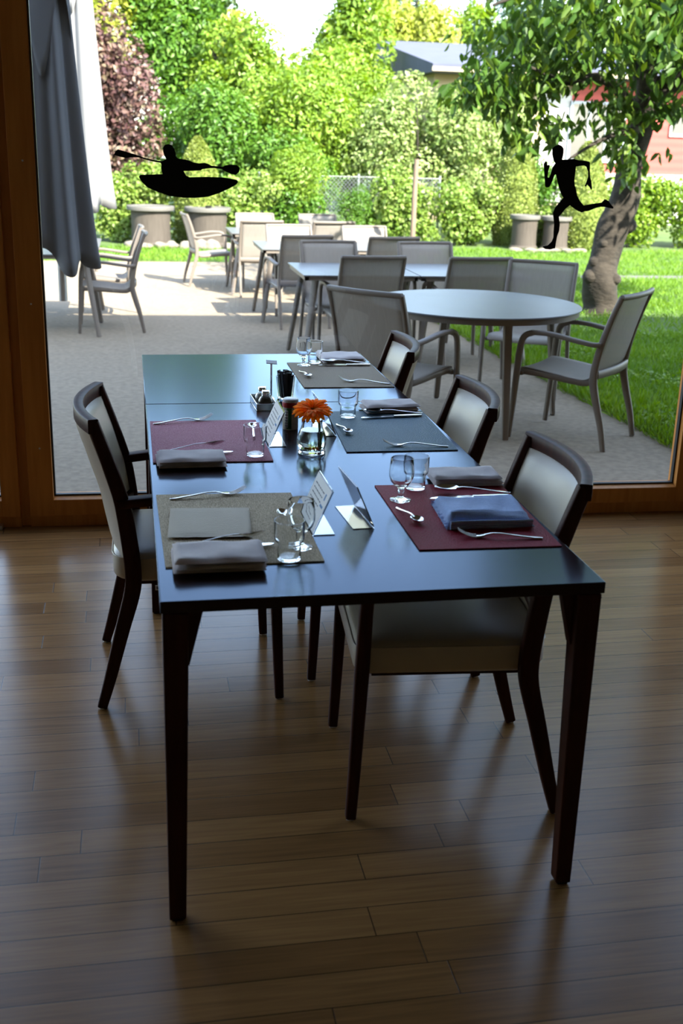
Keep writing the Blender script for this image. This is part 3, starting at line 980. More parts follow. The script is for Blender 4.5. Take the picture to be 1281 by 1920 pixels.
for layer, (cnt, sc_, tilt, dz) in enumerate([(22, 1.0, -4, 0), (20, .90, -14, .0018), (16, .62, -26, .0032)]):
    for k in range(cnt):
        o = p0 if np_ == 0 else p0.copy()
        if np_:
            col.objects.link(o)
        np_ += 1
        a = 2*PI*(k + .5*layer)/cnt + prnd.uniform(-.05, .05)
        s = sc_ * prnd.uniform(.93, 1.05)
        mm = Fm @ Matrix.Translation((0, 0, dz)) @ Matrix.Rotation(a, 4, 'Z') @ Matrix.Rotation(R_(tilt + prnd.uniform(-6, 6)), 4, 'Y') @ Matrix.Scale(s, 4)
        o.matrix_local = mm
dc = MB().lathe([(0, .0075), (.006, .007), (.0095, .0048), (.010, .002), (.006, 0)], 20).build('flower_disc', M['disc'], ge)
dc.matrix_local = Fm
cal = MB().lathe([(.0028, -.008), (.008, -.004), (.0115, 0), (.004, .001)], 16).build('calyx', M['stem'], ge)
cal.matrix_local = Fm

# ------------------------------------------------------------------ acrylic menu stands
def menu_stand(x, y, sgn, rz, label, blue=True):
    """plate leans over its foot; sgn=+1: foot runs to +x"""
    e = empty('menu_stand', (x, y, TZ), R_(rz), label, 'menu stand', 'clear acrylic menu stands along the middle of the table')
    hl, ht, lean, t = .086, .103, .045, .0022
    fn = lambda a, b, d: (sgn * a, d, b)
    pl = [(0, 0), (.052, 0), (.052, t), (t*1.4, t), (lean + t, ht), (lean, ht + .0006)]
    MB().prism(pl, fn, -hl, hl).build('acrylic_holder', M['acrylic'], e, smooth=False)
    # the printed card slipped behind the leaning face
    ux, uz = lean / math.hypot(lean, ht), ht / math.hypot(lean, ht)
    nx, nz = -uz, ux
    def card(s0, s1, d0, d1, off0, off1):
        return [(sgn * (s*ux + o*nx), d, .001 + s*uz + o*nz) for s in (s0, s1) for d in (d0, d1) for o in (off0, off1)]
    bf = [(0, 1, 3, 2), (4, 6, 7, 5), (0, 4, 5, 1), (2, 3, 7, 6), (0, 2, 6, 4), (1, 5, 7, 3)]
    c = MB().add(card(.004, .110, -hl + .002, hl - .002, .0004, .0011), bf).build('menu_card', M['white_paper'], e, smooth=False)
    ink = MB()
    r = random.Random(int(x*1000 + y*77))
    for row in range(7):
        s = .088 - row * .0115
        d = -hl + .02
        while d < hl - .05:
            wl = r.uniform(.008, .022)
            if d + wl < hl - .045:
                ink.add(card(s, s + .0030, d * sgn * -1, (d + wl) * sgn * -1, .0011, .00125), bf)
            d += wl + .004
    ink.build('printed_lines', M['ink'], c, smooth=False)
    if blue:
        b = MB()
        b.add(card(.078, .094, (hl-.036) * -sgn, (hl-.026) * -sgn, .0011, .0013), bf)
        b.add(card(.060, .066, (hl-.046) * -sgn, (hl-.018) * -sgn, .0011, .0013), bf)
        b.build('printed_mark', M['ink_blue'], c, smooth=False)
    return e
menu_stand(.352, .432, 1, 1, 'clear menu stand beside the near goblet at the taupe placemat')
menu_stand(.500, .468, -1, 4, 'clear menu stand in mid table, left of the burgundy placemat')
menu_stand(.346, 1.206, 1, 0, 'clear menu stand between the plum placemat and the red topped shaker can')
menu_stand(.566, 1.318, -1, 2, 'clear menu stand behind the gerbera, left of the slate blue placemat')

# ------------------------------------------------------------------ seasoning can
can = empty('seasoning_can', (.440, 1.338, TZ), 0, 'seasoning shaker can with red band and white lid behind the vase', 'can')
MB().lathe([(0, 0), (.0235, 0), (.0245, .002), (.0245, .076), (0, .076)], 32).build('can_body', M['cream_print'], can)
MB().lathe([(.0246, .070), (.0256, .071), (.0256, .084), (.0240, .086), (.018, .087)], 32).build('red_band', M['red_plastic'], can)
MB().lathe([(0, .0855), (.0235, .0855), (.0245, .088), (.0240, .0945), (.021, .0965), (0, .0965)], 32).build('lid', M['white_plastic'], can)
def wrap(z0, z1, a0, a1, r, n=10):
    V, F = [], []
    for k in range(n + 1):
        a = R_(a0 + (a1 - a0)*k/n)
        V += [(r*math.cos(a), r*math.sin(a), z0), (r*math.cos(a), r*math.sin(a), z1)]
    for k in range(n):
        F.append((2*k, 2*k+2, 2*k+3, 2*k+1))
    return V, F
MB().add(*wrap(.004, .069, -128, -90, .0247)).build('green_panel', M['green_print'], can, sol=.0002)
lb = MB().add(*wrap(.008, .062, -142, -114, .0249)).build('white_label', M['white_plastic'], can, sol=.0002)
tx = MB()
for k in range(6):
    for (a, b) in ((-139, -134), (-132, -127), (-125, -118)):
        tx.add(*wrap(.011 + .0085*k, .0165 + .0085*k - .001*(k % 2), a, b, .0251, 2))
tx.build('vertical_lettering', M['ink'], can, sol=.0002)

# ------------------------------------------------------------------ condiment tray with shakers
tr = empty('condiment_tray', (.392, 1.655, TZ), R_(2), 'steel condiment tray with an upright card post on the tabletop seam', 'condiment tray')
tb = MB()
tb.box(-.034, .034, -.080, .080, .0, .003)
MB().box(-.034, .034, -.080, .080, 0, .003).build('tray_base', M['steel'], tr, bev=.001)
for s in ((-.034, -.032, -.08, .08), (.032, .034, -.08, .08), (-.034, .034, -.08, -.078), (-.034, .034, .078, .08)):
    MB().box(*s, .003, .024).build('tray_side', M['steel'], tr, bev=.0006)
MB().sweep([(.042, .098, 0), (.042, .098, .128)], circ(.0034, 10)).build('post', M['steel'], tr)
MB().prism([(-.018, -.006), (.018, -.012), (.02, .008), (-.016, .014)], lambda a, b, d: (.042 + a, .098 + b, d + .35*b), .127, .1295).build('card_clip', M['white_plastic'], tr)
MB().box(.026, .052, .078, .112, 0, .003).build('post_foot', M['steel'], tr)

def shaker(x, y, fill, label):
    e = empty('shaker', (x, y, TZ + .0034), 0, label, 'shaker', 'spice shakers in the condiment tray')
    p = [(0, 0), (.022, 0), (.0245, .003), (.0258, .012), (.0245, .024), (.0185, .034), (.0135, .039), (.0130, .044), (.0118, .044), (.0122, .039), (.017, .0335), (.0228, .0238), (.0240, .012), (.0225, .004), (0, .003)]
    MB().lathe(p, 28).build('glass_jar', M['glass'], e)
    MB().lathe([(0, .0035), (.0220, .0045), (.0236, .012), (.0225, .0236), (.0165, .033), (0, .034)], 24).build('contents', M[fill], e)
    MB().lathe([(.0128, .043), (.0142, .043), (.0142, .052), (.0125, .0555), (0, .0565)], 24).build('lid', M['steel'], e)
    return e
shaker(.396, 1.620, 'pepper', 'round pepper shaker with steel lid in the tray, nearer the camera')
shaker(.391, 1.680, 'salt', 'round salt shaker with steel lid in the tray, behind the pepper')

sg = MB().lathe([(0, 0), (.026, 0), (.0275, .002), (.0335, .078), (.0335, .080), (.0318, .080), (.0260, .006), (0, .005)], 32).build('sachet_glass', M['glass'])
sg.location = (.482, 1.765, TZ)
tag(sg, 'clear glass full of black sachets beside the condiment tray', 'glass')
rs = random.Random(9)
s0 = MB().box(-.0085, .0085, -.0014, .0014, 0, .084).box(-.0085, .0085, -.0017, .0017, .079, .084).build('sugar_sachet', M['black_gloss'], bev=.0006)
for k in range(18):
    o = s0 if k == 0 else s0.copy()
    if k: col.objects.link(o)
    a = 2*PI*k/18 + rs.uniform(-.2, .2)
    rad = .018 if k % 3 else .007
    o.location = (.482 + rad*math.cos(a)*.8, 1.765 + rad*math.sin(a)*.8, TZ + .0062)
    t_ = .13 if k % 3 else .03
    o.rotation_euler = (Matrix.Rotation(t_, 4, Vector((-math.sin(a), math.cos(a), 0))) @ Matrix.Rotation(a + PI/2 + rs.uniform(-.4, .4), 4, 'Z')).to_euler()
    s = rs.uniform(.92, 1.14)
    o.scale = (1, 1, s)
    tag(o, 'thin black sachet standing upright in the clear glass', 'sachet', 'black sachets in the glass')

# ================================================================== outdoors
def gstrip(x0, x1, y0, y1, dz=0.):
    ys = [y0] + [y for y in (13.0,) if y0 < y < y1] + [y1]
    v, f = [], []
    for y in ys:
        v += [(x0, y, gz(y) + dz), (x1, y, gz(y) + dz)]
    for i in range(len(ys) - 1):
        f.append((2*i, 2*i+1, 2*i+3, 2*i+2))
    return v, f
struct(MB().add(*gstrip(-16, 3.14, 2.45, 15.65)).build('terrace', M['concrete'], smooth=False))
struct(MB().add(*gstrip(3.14, 45, 2.4, 80)).add(*gstrip(-40, 3.14, 15.65, 80)).build('lawn_ground', M['soil'], smooth=False))
struct(MB().prism([(5.2, 13.75), (13, 13.9), (13, 14.25), (5.2, 14.1)], lambda a, b, d: (a, b, d), gz(13) - .01, gz(13) + .012).build('garden_path', M['path'], smooth=False))

def norm(a):
    return a / (np.linalg.norm(a, axis=1, keepdims=True) + 1e-9)

def leaves(name, m, P, D, Nn, ln, wr, tint, parent=None, fold=.25, big=False):
    n = len(P)
    D = norm(D)
    S = norm(np.cross(D, Nn))
    U = np.cross(S, D)
    ln = np.asarray(ln).reshape(-1, 1)
    wd = ln * wr
    if big:
        c = [P, P + D*ln*.32 + S*wd*.46 + U*wd*fold, P + D*ln*.68 + S*wd*.40 + U*wd*fold*.6, P + D*ln - U*ln*.06,
             P + D*ln*.68 - S*wd*.40 + U*wd*fold*.6, P + D*ln*.32 - S*wd*.46 + U*wd*fold]
        k, faces = 6, [(0, 5, 4, 3), (0, 3, 2, 1)]
    else:
        c = [P, P + D*ln*.5 + S*wd*.5 + U*wd*fold, P + D*ln, P + D*ln*.5 - S*wd*.5 + U*wd*fold]
        k, faces = 4, [(0, 3, 2), (0, 2, 1)]
    V = np.stack(c, 1).reshape(-1, 3)
    base = (np.arange(n) * k).reshape(-1, 1)
    F = np.concatenate([(base + np.array(f)) for f in faces], 1).reshape(-1)
    q = len(faces[0])
    nf = n * len(faces)
    me = bpy.data.meshes.new(name)
    me.vertices.add(len(V))
    me.vertices.foreach_set('co', V.astype(np.float32).reshape(-1))
    me.loops.add(nf * q)
    me.loops.foreach_set('vertex_index', F.astype(np.int32))
    me.polygons.add(nf)
    me.polygons.foreach_set('loop_start', (np.arange(nf) * q).astype(np.int32))
    at = me.attributes.new('tint', 'FLOAT', 'FACE')
    at.data.foreach_set('value', np.repeat(np.clip(tint, 0, 1), len(faces)).astype(np.float32))
    me.materials.append(m)
    me.update(calc_edges=True)
    me.validate()
    o = bpy.data.objects.new(name, me)
    col.objects.link(o)
    if parent: o.parent = parent
    return o

def rvec(n):
    return norm(rng.normal(size=(n, 3)))

def lobes(n, c, rad, k, lr, box=False, low=0.):
    """leaf points on the skins of k lobes spread through an ellipsoid (or box)"""
    if box:
        cc = rng.uniform(-1, 1, (k, 3))
    else:
        cc = rvec(k) * (rng.uniform(.25, 1, (k, 1)) ** .5)
    cc = cc * (1 - lr * .8)
    idx = rng.integers(0, k, n)
    d = rvec(n)
    r = rng.uniform(.55, 1.0, (n, 1)) ** .6 * lr * rng.uniform(.75, 1.25, k)[idx].reshape(-1, 1)
    p = cc[idx] + d * r
    out = p * np.array(rad) + np.array(c)
    return out, d, rng.uniform(0, 1, k)[idx]

def bush(name, label, cat, x, y, z0, z1, rx, ry, m, n, leaf, k=16, lr=.42, box=False, group=None, trunk=.03, droop=0., wr=.5, tb=0.):
    zb = gz(y)
    e = empty(name, (x, y, zb), 0, label, cat, group)
    h = (z1 - z0) / 2
    P, d, li = lobes(n, (0, 0, (z0 + z1)/2 - zb), (rx, ry, h), k, lr, box)
    ok = P[:, 2] > .02
    P, d, li = P[ok], d[ok], li[ok]
    q = len(P)
    Nn = norm(d + .9 * rvec(q) + np.array([0, 0, .35]))
    D = np.cross(Nn, rvec(q)) + np.array([0, 0, -droop])
    tint = .25*li + .75*rng.beta(2, 2, q) + tb
    leaves('foliage', m, P, D, Nn, leaf * rng.uniform(.65, 1.3, q), wr, tint, e)
    st = MB()
    for k_ in range(3):
        a = rng.uniform(0, 6.28)
        bx, by = rx*.35*math.cos(a), ry*.35*math.sin(a)
        hh = (z0 + z1)/2 - zb
        st.sweep(bez([(bx*.3, by*.3, -.02), (bx*.6, by*.6, hh*.4), (bx, by, hh), (bx*1.4, by*1.4, hh + h*.45)], 3), circ(trunk, 6), scale=list(np.linspace(1, .35, 10)))
    st.build('stem', M['bark'], e)
    return e

HG = 'hedge shrubs along the garden fence'
def hedge(x0, x1, ztop, m, lab, n=5200, y=19.1, leaf=.085, cat='hedge'):
    return bush('hedge_shrub', lab, cat, (x0+x1)/2, y, gz(15) - .05, ztop, (x1-x0)/2, .42, L[m], n, leaf, k=26, lr=.42, box=True, group=HG, trunk=.015, wr=.7)
hedge(-2.6, -.55, 1.2, 'ivy', 'ivy covered hedge behind the closed parasols at the left')
hedge(-.65, .85, 1.15, 'ivy', 'yellow green ivy hedge behind the left round planter', 6500)
hedge(1.55, 2.65, 1.05, 'ivy', 'ivy hedge to the right of the left clipped cone')
hedge(2.5, 3.55, .75, 'green', 'low green hedge under the feathery lime bush', 3500)
hedge(4.35, 5.75, 1.2, 'ivy', 'yellow leaved hedge directly behind the wooden post', 7000)
hedge(5.65, 7.0, 1.0, 'ivy', 'pale hedge left of the right hand planters', 6500)
hedge(7.65, 8.3, .55, 'ivy', 'low yellow shrub between the two right hand clipped cones', 2500)
hedge(8.9, 10.5, 1.15, 'lime', 'clipped lime green hedge just right of the tree trunk', 7000)
hedge(10.4, 12.2, 1.12, 'lime', 'lime green hedge at the right end under the red house', 6000)

SG_ = 'shrubs behind the garden hedge'
bush('garden_shrub', 'feathery lime bush in front of the fence, mid garden', 'shrub', 2.95, 19.3, .1, 1.75, .62, .5, L['lime'], 6500, .085, 14, .45, group=SG_, wr=.35)
bush('garden_shrub', 'small dark green shrub in the fence gap left of the wooden post', 'shrub', 4.05, 18.95, -.2, .95, .42, .3, L['green'], 3500, .06, 10, .45, group=SG_, wr=.35)
bush('garden_shrub', 'bronze red leaved bush beside the sunlit parasol', 'shrub', -.35, 20.6, .2, 3.75, 1.15, .8, L['red'], 12000, .115, 26, .36, group=SG_, wr=.7)
bush('garden_shrub', 'bright green bush behind the kayaker sticker', 'shrub', 1.7, 21.2, .3, 2.75, 1.15, .9, L['green'], 12000, .10, 22, .38, group=SG_)
bush('garden_shrub', 'tall bright green bush in the middle of the garden', 'shrub', 3.6, 21.6, .3, 3.45, 1.7, 1.1, L['lime'], 17000, .105, 30, .35, group=SG_)
bush('garden_shrub', 'lime bush at the left end of the grey roof', 'shrub', 5.0, 22.9, .6, 3.55, 1.1, .8, L['lime'], 9000, .105, 20, .36, group=SG_)
bush('garden_shrub', 'deep green bush above the head of the kayaker sticker', 'shrub', .95, 22.6, .2, 2.6, .9, .7, L['green'], 7000, .10, 18, .38, group=SG_)
bush('garden_shrub', 'deep green bush low between the tall green and white flecked bushes', 'shrub', 3.1, 20.5, .1, 1.9, 1.3, .6, L['green'], 8000, .10, 18, .40, group=SG_)
bush('garden_shrub', 'white flecked variegated bush left of the runner sticker', 'shrub', 5.85, 20.9, .1, 3.1, 1.55, .9, L['varieg'], 17000, .095, 28, .36, group=SG_, wr=.6)
bush('garden_shrub', 'white flecked bush right under the grey roof', 'shrub', 7.3, 21.6, .2, 3.05, 1.2, .8, L['varieg'], 10000, .095, 20, .38, group=SG_, wr=.6)
bush('garden_shrub', 'green bush behind the right end of the tree canopy', 'shrub', 9.0, 22.2, .0, 1.5, .8, .6, L['green'], 4000, .10, 14, .4, group=SG_)

TGp = 'trees at the back of the garden'
def tree(x, y, z0, z1, rx, m, n, lab, leaf=.17, k=24, droop=.0, ry=None, wr=.5):
    return bush('garden_tree', lab, 'tree', x, y, z0, z1, rx, ry or rx*.8, L[m], n, leaf, k, .36, group=TGp, trunk=.10, droop=droop, wr=wr)
tree(-1.3, 25.5, 1.2, 7.6, 1.9, 'yellow', 15000, 'yellow green tree above the bronze bush', .16)
tree(1.1, 26.0, 1.6, 8.3, 1.5, 'green', 22000, 'mid green tree right above the bronze bush', .15)
tree(2.6, 24.6, .8, 4.6, 1.5, 'lime', 14000, 'lime green tree above the kayaker sticker', .14)
tree(3.15, 29.5, 1.0, 5.0, 1.15, 'yellow', 8000, 'weeping yellow green tree left of the patch of white sky', .17, droop=1.2, wr=.35)
tree(2.3, 35.0, 2.0, 10.5, 1.7, 'dark', 11000, 'dark tree far back left of the patch of sky', .2)
tree(5.75, 29.0, .8, 7.8, 1.25, 'lime', 13000, 'olive green tree in the top middle of the view', .16)
tree(4.5, 26.5, .6, 4.1, 1.5, 'lime', 11000, 'pale green tree behind the tall green bush', .14)
tree(8.6, 35.5, 1.5, 6.8, 1.25, 'yellow', 9000, 'bright yellow tree left above the grey roof', .18, droop=.8)
tree(9.3, 35.0, 1.5, 6.2, 1.3, 'yellow', 8000, 'golden yellow tree behind the grey roof', .18, droop=.6)
tree(11.2, 36.5, 1.5, 6.4, 1.3, 'lime', 8000, 'lime tree behind the grey roof, next to the golden tree', .18)
tree(10.6, 44.0, 2.0, 9.2, 1.7, 'pine', 7000, 'dark blue green conifer farthest back', .22, wr=.3)
tree(13.6, 40.0, 2.0, 8.6, 2.2, 'pine', 9000, 'dark conifer behind the red house', .22, wr=.3)
tree(-4.5, 27.0, .5, 6.0, 2.0, 'green', 6000, 'green tree far left behind the parasols', .18)
tree(19.0, 38.0, 2.0, 7.5, 2.4, 'green', 6000, 'green tree behind the right end of the red house', .2)

# clipped cones
def topiary(x, y, r, ztop, lab, wide=.35):
    zb = gz(y)
    h = ztop - zb
    e = empty('topiary', (x, y, zb), 0, lab, 'topiary', 'clipped cones in the garden')
    n = 9000
    t = rng.uniform(0, 1, n) ** 1.2
    prof = lambda v: r * np.interp(v, [0, .12, .35, .6, .8, .93, 1], [.86, .97, 1, .86, .60, .32, .05])
    a = rng.uniform(0, 2*PI, n)
    rad = prof(t) * rng.uniform(.90, 1.02, n)
    P = np.stack([rad*np.cos(a), rad*np.sin(a), t*h], 1)
    out = np.stack([np.cos(a), np.sin(a), .45*np.ones(n)], 1)
    Nn = norm(out + .8*rvec(n))
    D = np.cross(Nn, rvec(n)) + out*.6
    leaves('foliage', L['topiary'], P, D, Nn, .045*rng.uniform(.6, 1.3, n), .6, rng.beta(2, 2, n), e)
    zz = np.linspace(0, 1, 14)
    MB().lathe([(float(prof(q))*.90, float(q*h*.99)) for q in zz], 24).build('inner_growth', M['hedge_core'], e)
    return e
M['hedge_core'] = mat('clipped_growth', (.10, .14, .025), .95, c2=(.14, .18, .035), nscale=30)
topiary(1.22, 18.95, .42, 1.60, 'yellow green clipped cone behind the kayaker sticker')
topiary(7.32, 19.3, .42, 1.90, 'tall clipped cone left of the runner sticker')
topiary(8.42, 18.6, .46, 1.72, 'clipped cone half hidden by the tree trunk')

# planters
def planter(x, y, r, ztop, lab):
    zb = gz(y)
    h = ztop - zb
    e = empty('planter', (x, y, zb), 0, lab, 'planter', 'round stone planters along the hedge')
    MB().lathe([(0, 0), (r*.92, 0), (r*.92, .05), (r*.82, .08), (r*.80, h*.5), (r*.83, h-.08), (0, h-.08)], 40).build('body', M['planter'], e)
    MB().lathe([(0, h-.08), (r*.90, h-.08), (r*.98, h-.07), (r, h-.02), (r*.98, h), (r*.86, h), (r*.84, h-.012), (0, h-.012)], 40).build('rim', M['planter_rim'], e)
    return e
planter(.345, 18.25, .415, .455, 'round stone planter farthest left, under the kayaker sticker')
planter(1.335, 18.30, .41, .445, 'round stone planter with a dark ashtray on its rim')
planter(7.24, 18.45, .285, .40, 'small stone planter left of the running figure')
planter(7.82, 18.35, .285, .39, 'small stone planter behind the foot of the running figure')
ash = tag(MB().lathe([(0, 0), (.05, 0), (.055, .05), (.045, .05), (.042, .012), (0, .012)], 20).build('ashtray', M['black_gloss']), 'small dark ashtray on the rim of the second planter', 'ashtray')
ash.location = (1.33, 18.05, .433)

rq = random.Random(21)
def stone(x, y, sx, sy, sz, lab, grp):
    import bmesh
    me = bpy.data.meshes.new('garden_stone')
    bm = bmesh.new()
    bmesh.ops.create_icosphere(bm, subdivisions=3, radius=1)
    ph = [rq.uniform(0, 6) for _ in range(6)]
    for v in bm.verts:
        p = v.co
        k = 1 + .12*math.sin(3*p.x + ph[0]) + .10*math.sin(4*p.y + ph[1]) + .09*math.sin(5*p.z + ph[2]) + .05*math.sin(9*p.x + 7*p.y + ph[3])
        v.co = Vector((p.x*sx*k, p.y*sy*k, p.z*sz*k))
    bm.to_mesh(me)
    bm.free()
    me.polygons.foreach_set('use_smooth', [True]*len(me.polygons))
    me.materials.append(M['stone'])
    o = bpy.data.objects.new('garden_stone', me)
    col.objects.link(o)
    o.location = (x, y, gz(y) + sz*.55)
    return tag(o, lab, 'stone', grp)
for k in range(9):
    stone(.0 + k*.235 + rq.uniform(-.03, .03), 17.72 + rq.uniform(-.05, .05), rq.uniform(.10, .15), .10, rq.uniform(.06, .10), 'pale rough stone in the row edging the left hedge bed', 'stones edging the left hedge bed')
for k in range(6):
    stone(6.95 + k*.24, 17.95 + rq.uniform(-.06, .06), .14, .12, .045, 'flat pale stone at the foot of the right hand planters', 'stones under the right hand planters')

# wooden post and wire fence
po = MB().sweep([(0, 0, -.05), (0, 0, 1.0), (.01, 0, 1.57)], circ(.048, 10), side=(1, 0, 0), scale=[1.05, 1, .9]).build('wooden_post', M['post_wood'])
po.location = (4.97, 17.95, gz(18))
tag(po, 'weathered wooden post standing in front of the yellow hedge', 'post')
fe = empty('wire_fence', (0, 19.68, gz(18)), 0, 'chain link wire fence showing in the gap between hedge shrubs', 'fence')
wm = MB()
for k in range(-14, 48):
    for sg_ in (1, -1):
        x = 2.4 + k*.075
        a, b = (x, x + 1.2) if sg_ > 0 else (x + 1.2, x)
        x0c, x1c = max(2.4, min(a, b)), min(5.9, max(a, b))
        if x1c <= x0c: continue
        z0c = (x0c - a)/(b - a)*1.2
        z1c = (x1c - a)/(b - a)*1.2
        wm.sweep([(x0c, .002*sg_, z0c), (x1c, .002*sg_, z1c)], circ(.0028, 4))
wm.build('wire_mesh', M['wire'], fe)
for x in (2.4, 4.3, 5.9):
    MB().sweep([(x, .03, 0), (x, .03, 1.25)], circ(.022, 8)).build('fence_post', M['wire'], fe)
MB().sweep([(2.4, 0, 1.2), (5.9, 0, 1.2)], circ(.004, 6)).build('top_wire', M['wire'], fe)

# ------------------------------------------------------------------ house across the garden
ho = empty('house', (6.6, 26, gz(20)), 0, 'red clad house with a grey sheet roof across the garden', 'house')
Z0 = -gz(20)
MB().box(.75, 12.5, .02, 7, 0, Z0 + 3.25).build('wall', M['beige_wall'], ho, smooth=False)
MB().box(4.28, 12.5, -.06, .019, Z0 + 1.02, Z0 + 3.2).build('red_cladding', M['red_wall'], ho, smooth=False)
MB().box(3.55, 4.28, -.05, .019, Z0 + .3, Z0 + 2.85).build('white_panel', M['white_wood'], ho, smooth=False)
MB().box(4.28, 12.5, -.08, .019, 0, Z0 + 1.02).build('white_base', M['white_wood'], ho, smooth=False)
MB().prism([(-.75, 3.22), (-.75, 3.40), (6.2, 4.42), (7.6, 4.42), (7.6, 3.22)], lambda a, b, d: (d, a, Z0 + b), .5, 12.8).build('roof', M['roof'], ho, smooth=False)
MB().box(.48, 12.82, -.80, -.755, Z0 + 3.24, Z0 + 3.33).build('gutter', M['beige_wall'], ho)
def hwin(x0, x1, z0, z1, nb, m):
    f = MB()
    t = .07
    f.box(x0, x1, -.11, -.062, Z0+z0, Z0+z0+t).box(x0, x1, -.11, -.062, Z0+z1-t, Z0+z1)
    for k in range(nb + 1):
        xx = x0 + (x1 - x0 - t)*k/nb
        f.box(xx, xx + t, -.111, -.062, Z0+z0, Z0+z1)
    fo = f.build('window', M[m], ho, smooth=False)
    MB().box(x0+.02, x1-.02, -.085, -.07, Z0+z0+.02, Z0+z1-.02).build('pane', M['dark_glass'], fo, smooth=False)
hwin(4.25, 5.75, 1.28, 2.72, 3, 'grey_joinery')
hwin(6.95, 7.8, 1.95, 2.55, 1, 'white_wood')

# ------------------------------------------------------------------ cherry tree on the lawn
ct = empty('cherry_tree', (5.22, 9.95, gz(9.95)), 0, 'old cherry tree with a knotty trunk standing on the lawn', 'tree')
ox, oy, oz = 5.22, 9.95, gz(9.95)
def limb(pts, rads, seed, bump=.06, na=20, nseg=9):
    r = random.Random(seed)
    P = bez(pts, nseg)
    RR = np.interp(np.linspace(0, 1, len(P)), np.linspace(0, 1, len(rads)), rads)
    ph = [r.uniform(0, 6) for _ in range(8)]
    prof = []
    for i, p in enumerate(P):
        ring = []
        for k in range(na):
            a = 2*PI*k/na
            w_ = 1 + bump*(math.sin(2*a + ph[0] + i*.21) + .7*math.sin(3*a + ph[1] - i*.33) + .5*math.sin(5*a + ph[2] + i*.5))
            ring.append((RR[i]*w_*math.cos(a), RR[i]*w_*math.sin(a)))
        prof.append(ring)
    return MB().sweep(P, prof, ref=(0, 1, 0))
T0 = [(0, 0, -.05), (-.02, 0, .12), (-.07, 0, .38), (-.04, 0, .62), (.02, -.01, .92), (.12, .0, 1.25), (.17, .02, 1.62), (.24, .03, 2.0), (.26, .03, 2.3)]
tk = limb(T0, [.25, .185, .205, .165, .165, .16, .14, .135, .14], 3, .07, 22, 8)
def knot(x, y, z, r):
    tk.lathe([(0, -r*.9), (r*.55, -r*.75), (r*.95, -r*.2), (r, .1*r), (r*.8, r*.55), (r*.4, r*.85), (0, r)], 14, (x, y, z))
tk.build('trunk', M['bark'], ct, angle=80)
kn = MB()
for (x, y, z, r) in ((-.20, -.06, .42, .10), (-.18, -.08, .58, .075), (.17, -.06, .98, .10), (-.10, -.10, .78, .06), (.05, -.14, .40, .07)):
    kn.lathe([(0, -r*.95), (r*.5, -r*.78), (r*.9, -r*.35), (r, .05*r), (r*.85, r*.5), (r*.45, r*.85), (0, r)], 16, (x, y, z))
kn.build('burl', M['bark'], ct, angle=80)
BR = [([(.25, .02, 2.15), (.20, -.1, 2.5), (.30, -.1, 2.95), (.35, .1, 3.8), (.2, .3, 5.0)], [.10, .09, .08, .06, .03]),
      ([(.26, .02, 2.15), (.55, .0, 2.5), (.75, .1, 2.9), (1.1, .4, 3.7), (1.5, .6, 4.6)], [.11, .10, .085, .06, .03]),
      ([(.24, .0, 2.05), (-.05, -.25, 2.25), (-.5, -.5, 2.46), (-.9, -.65, 2.40), (-1.35, -.75, 2.52)], [.07, .055, .045, .032, .012]),
      ([(.2, .0, 1.95), (.0, -.3, 1.98), (-.45, -.5, 1.85), (-.9, -.6, 1.60)], [.035, .028, .02, .01]),
      ([(.30, .05, 2.3), (.2, .5, 2.8), (-.3, 1.0, 3.4), (-.9, 1.3, 4.0)], [.08, .065, .05, .025]),
      ([(.3, .0, 2.45), (.9, -.5, 2.7), (1.6, -.9, 2.75), (2.3, -1.1, 2.6)], [.06, .05, .035, .012]),
      ([(.30, -.1, 2.8), (-.3, -.7, 3.2), (-1.1, -1.1, 3.3), (-1.9, -1.2, 3.0)], [.055, .045, .03, .012])]
for i, (p_, r_) in enumerate(BR):
    limb(p_, r_, 40 + i, .05, 10, 6).build('branch', M['bark'], ct, angle=80)
SPRAYS = [
    (-1.92, -.6, 2.31, .24, .17, 70), (-1.72, -.6, 2.43, .28, .16, 80), (-1.60, -.6, 2.24, .24, .20, 80), (-1.28, -.6, 2.20, .26, .22, 80), (-1.30, -.6, 1.90, .20, .18, 70), (-.98, -.55, 1.97, .22, .18, 60),
    (-1.20, -.6, 2.42, .30, .16, 90), (-.90, -.6, 2.55, .32, .18, 90), (-.45, -.5, 2.22, .26, .26, 80), (-.20, -.5, 1.86, .17, .22, 70), (-.05, -.4, 1.60, .12, .18, 40), (-.15, -.4, 2.15, .22, .22, 60),
    (.22, -.4, 2.22, .22, .14, 50), (.45, -.4, 2.25, .2, .14, 50), (.27, -.5, 1.76, .07, .06, 7)]
# foliage: hanging sprays below, a loose crown above
Pl, Dl, tl = [], [], []
def spray(cx, cy, cz, rx, ry, rz, n):
    q = rng.normal(size=(n, 3)) * .5
    q = np.clip(q, -1, 1)
    Pl.append(q * np.array([rx, ry, rz]) + np.array([cx, cy, cz]))
    d = rvec(n) * .75 + np.array([0, 0, -.85])
    Dl.append(d)
    tl.append(np.full(n, rng.uniform(-.1, .15)))
crown = []
for k in range(185):
    a = rng.uniform(0, 2*PI)
    rr_ = math.sqrt(rng.uniform(0, 1)) * 2.5
    x, y = .75 + rr_*math.cos(a)*.92, rr_*math.sin(a)*.8
    lowz = 2.62 + .10*math.sin(3*x + 1) + .12*math.cos(2.3*y + x)
    z = lowz + rng.uniform(0, 1) ** 1.2 * (4.0 - .36*rr_**1.5)
    crown.append((x, y, z))
for (x, y, z) in crown:
    spray(x, y, z, .46, .46, .36, 105 if z < 3.2 else 55)
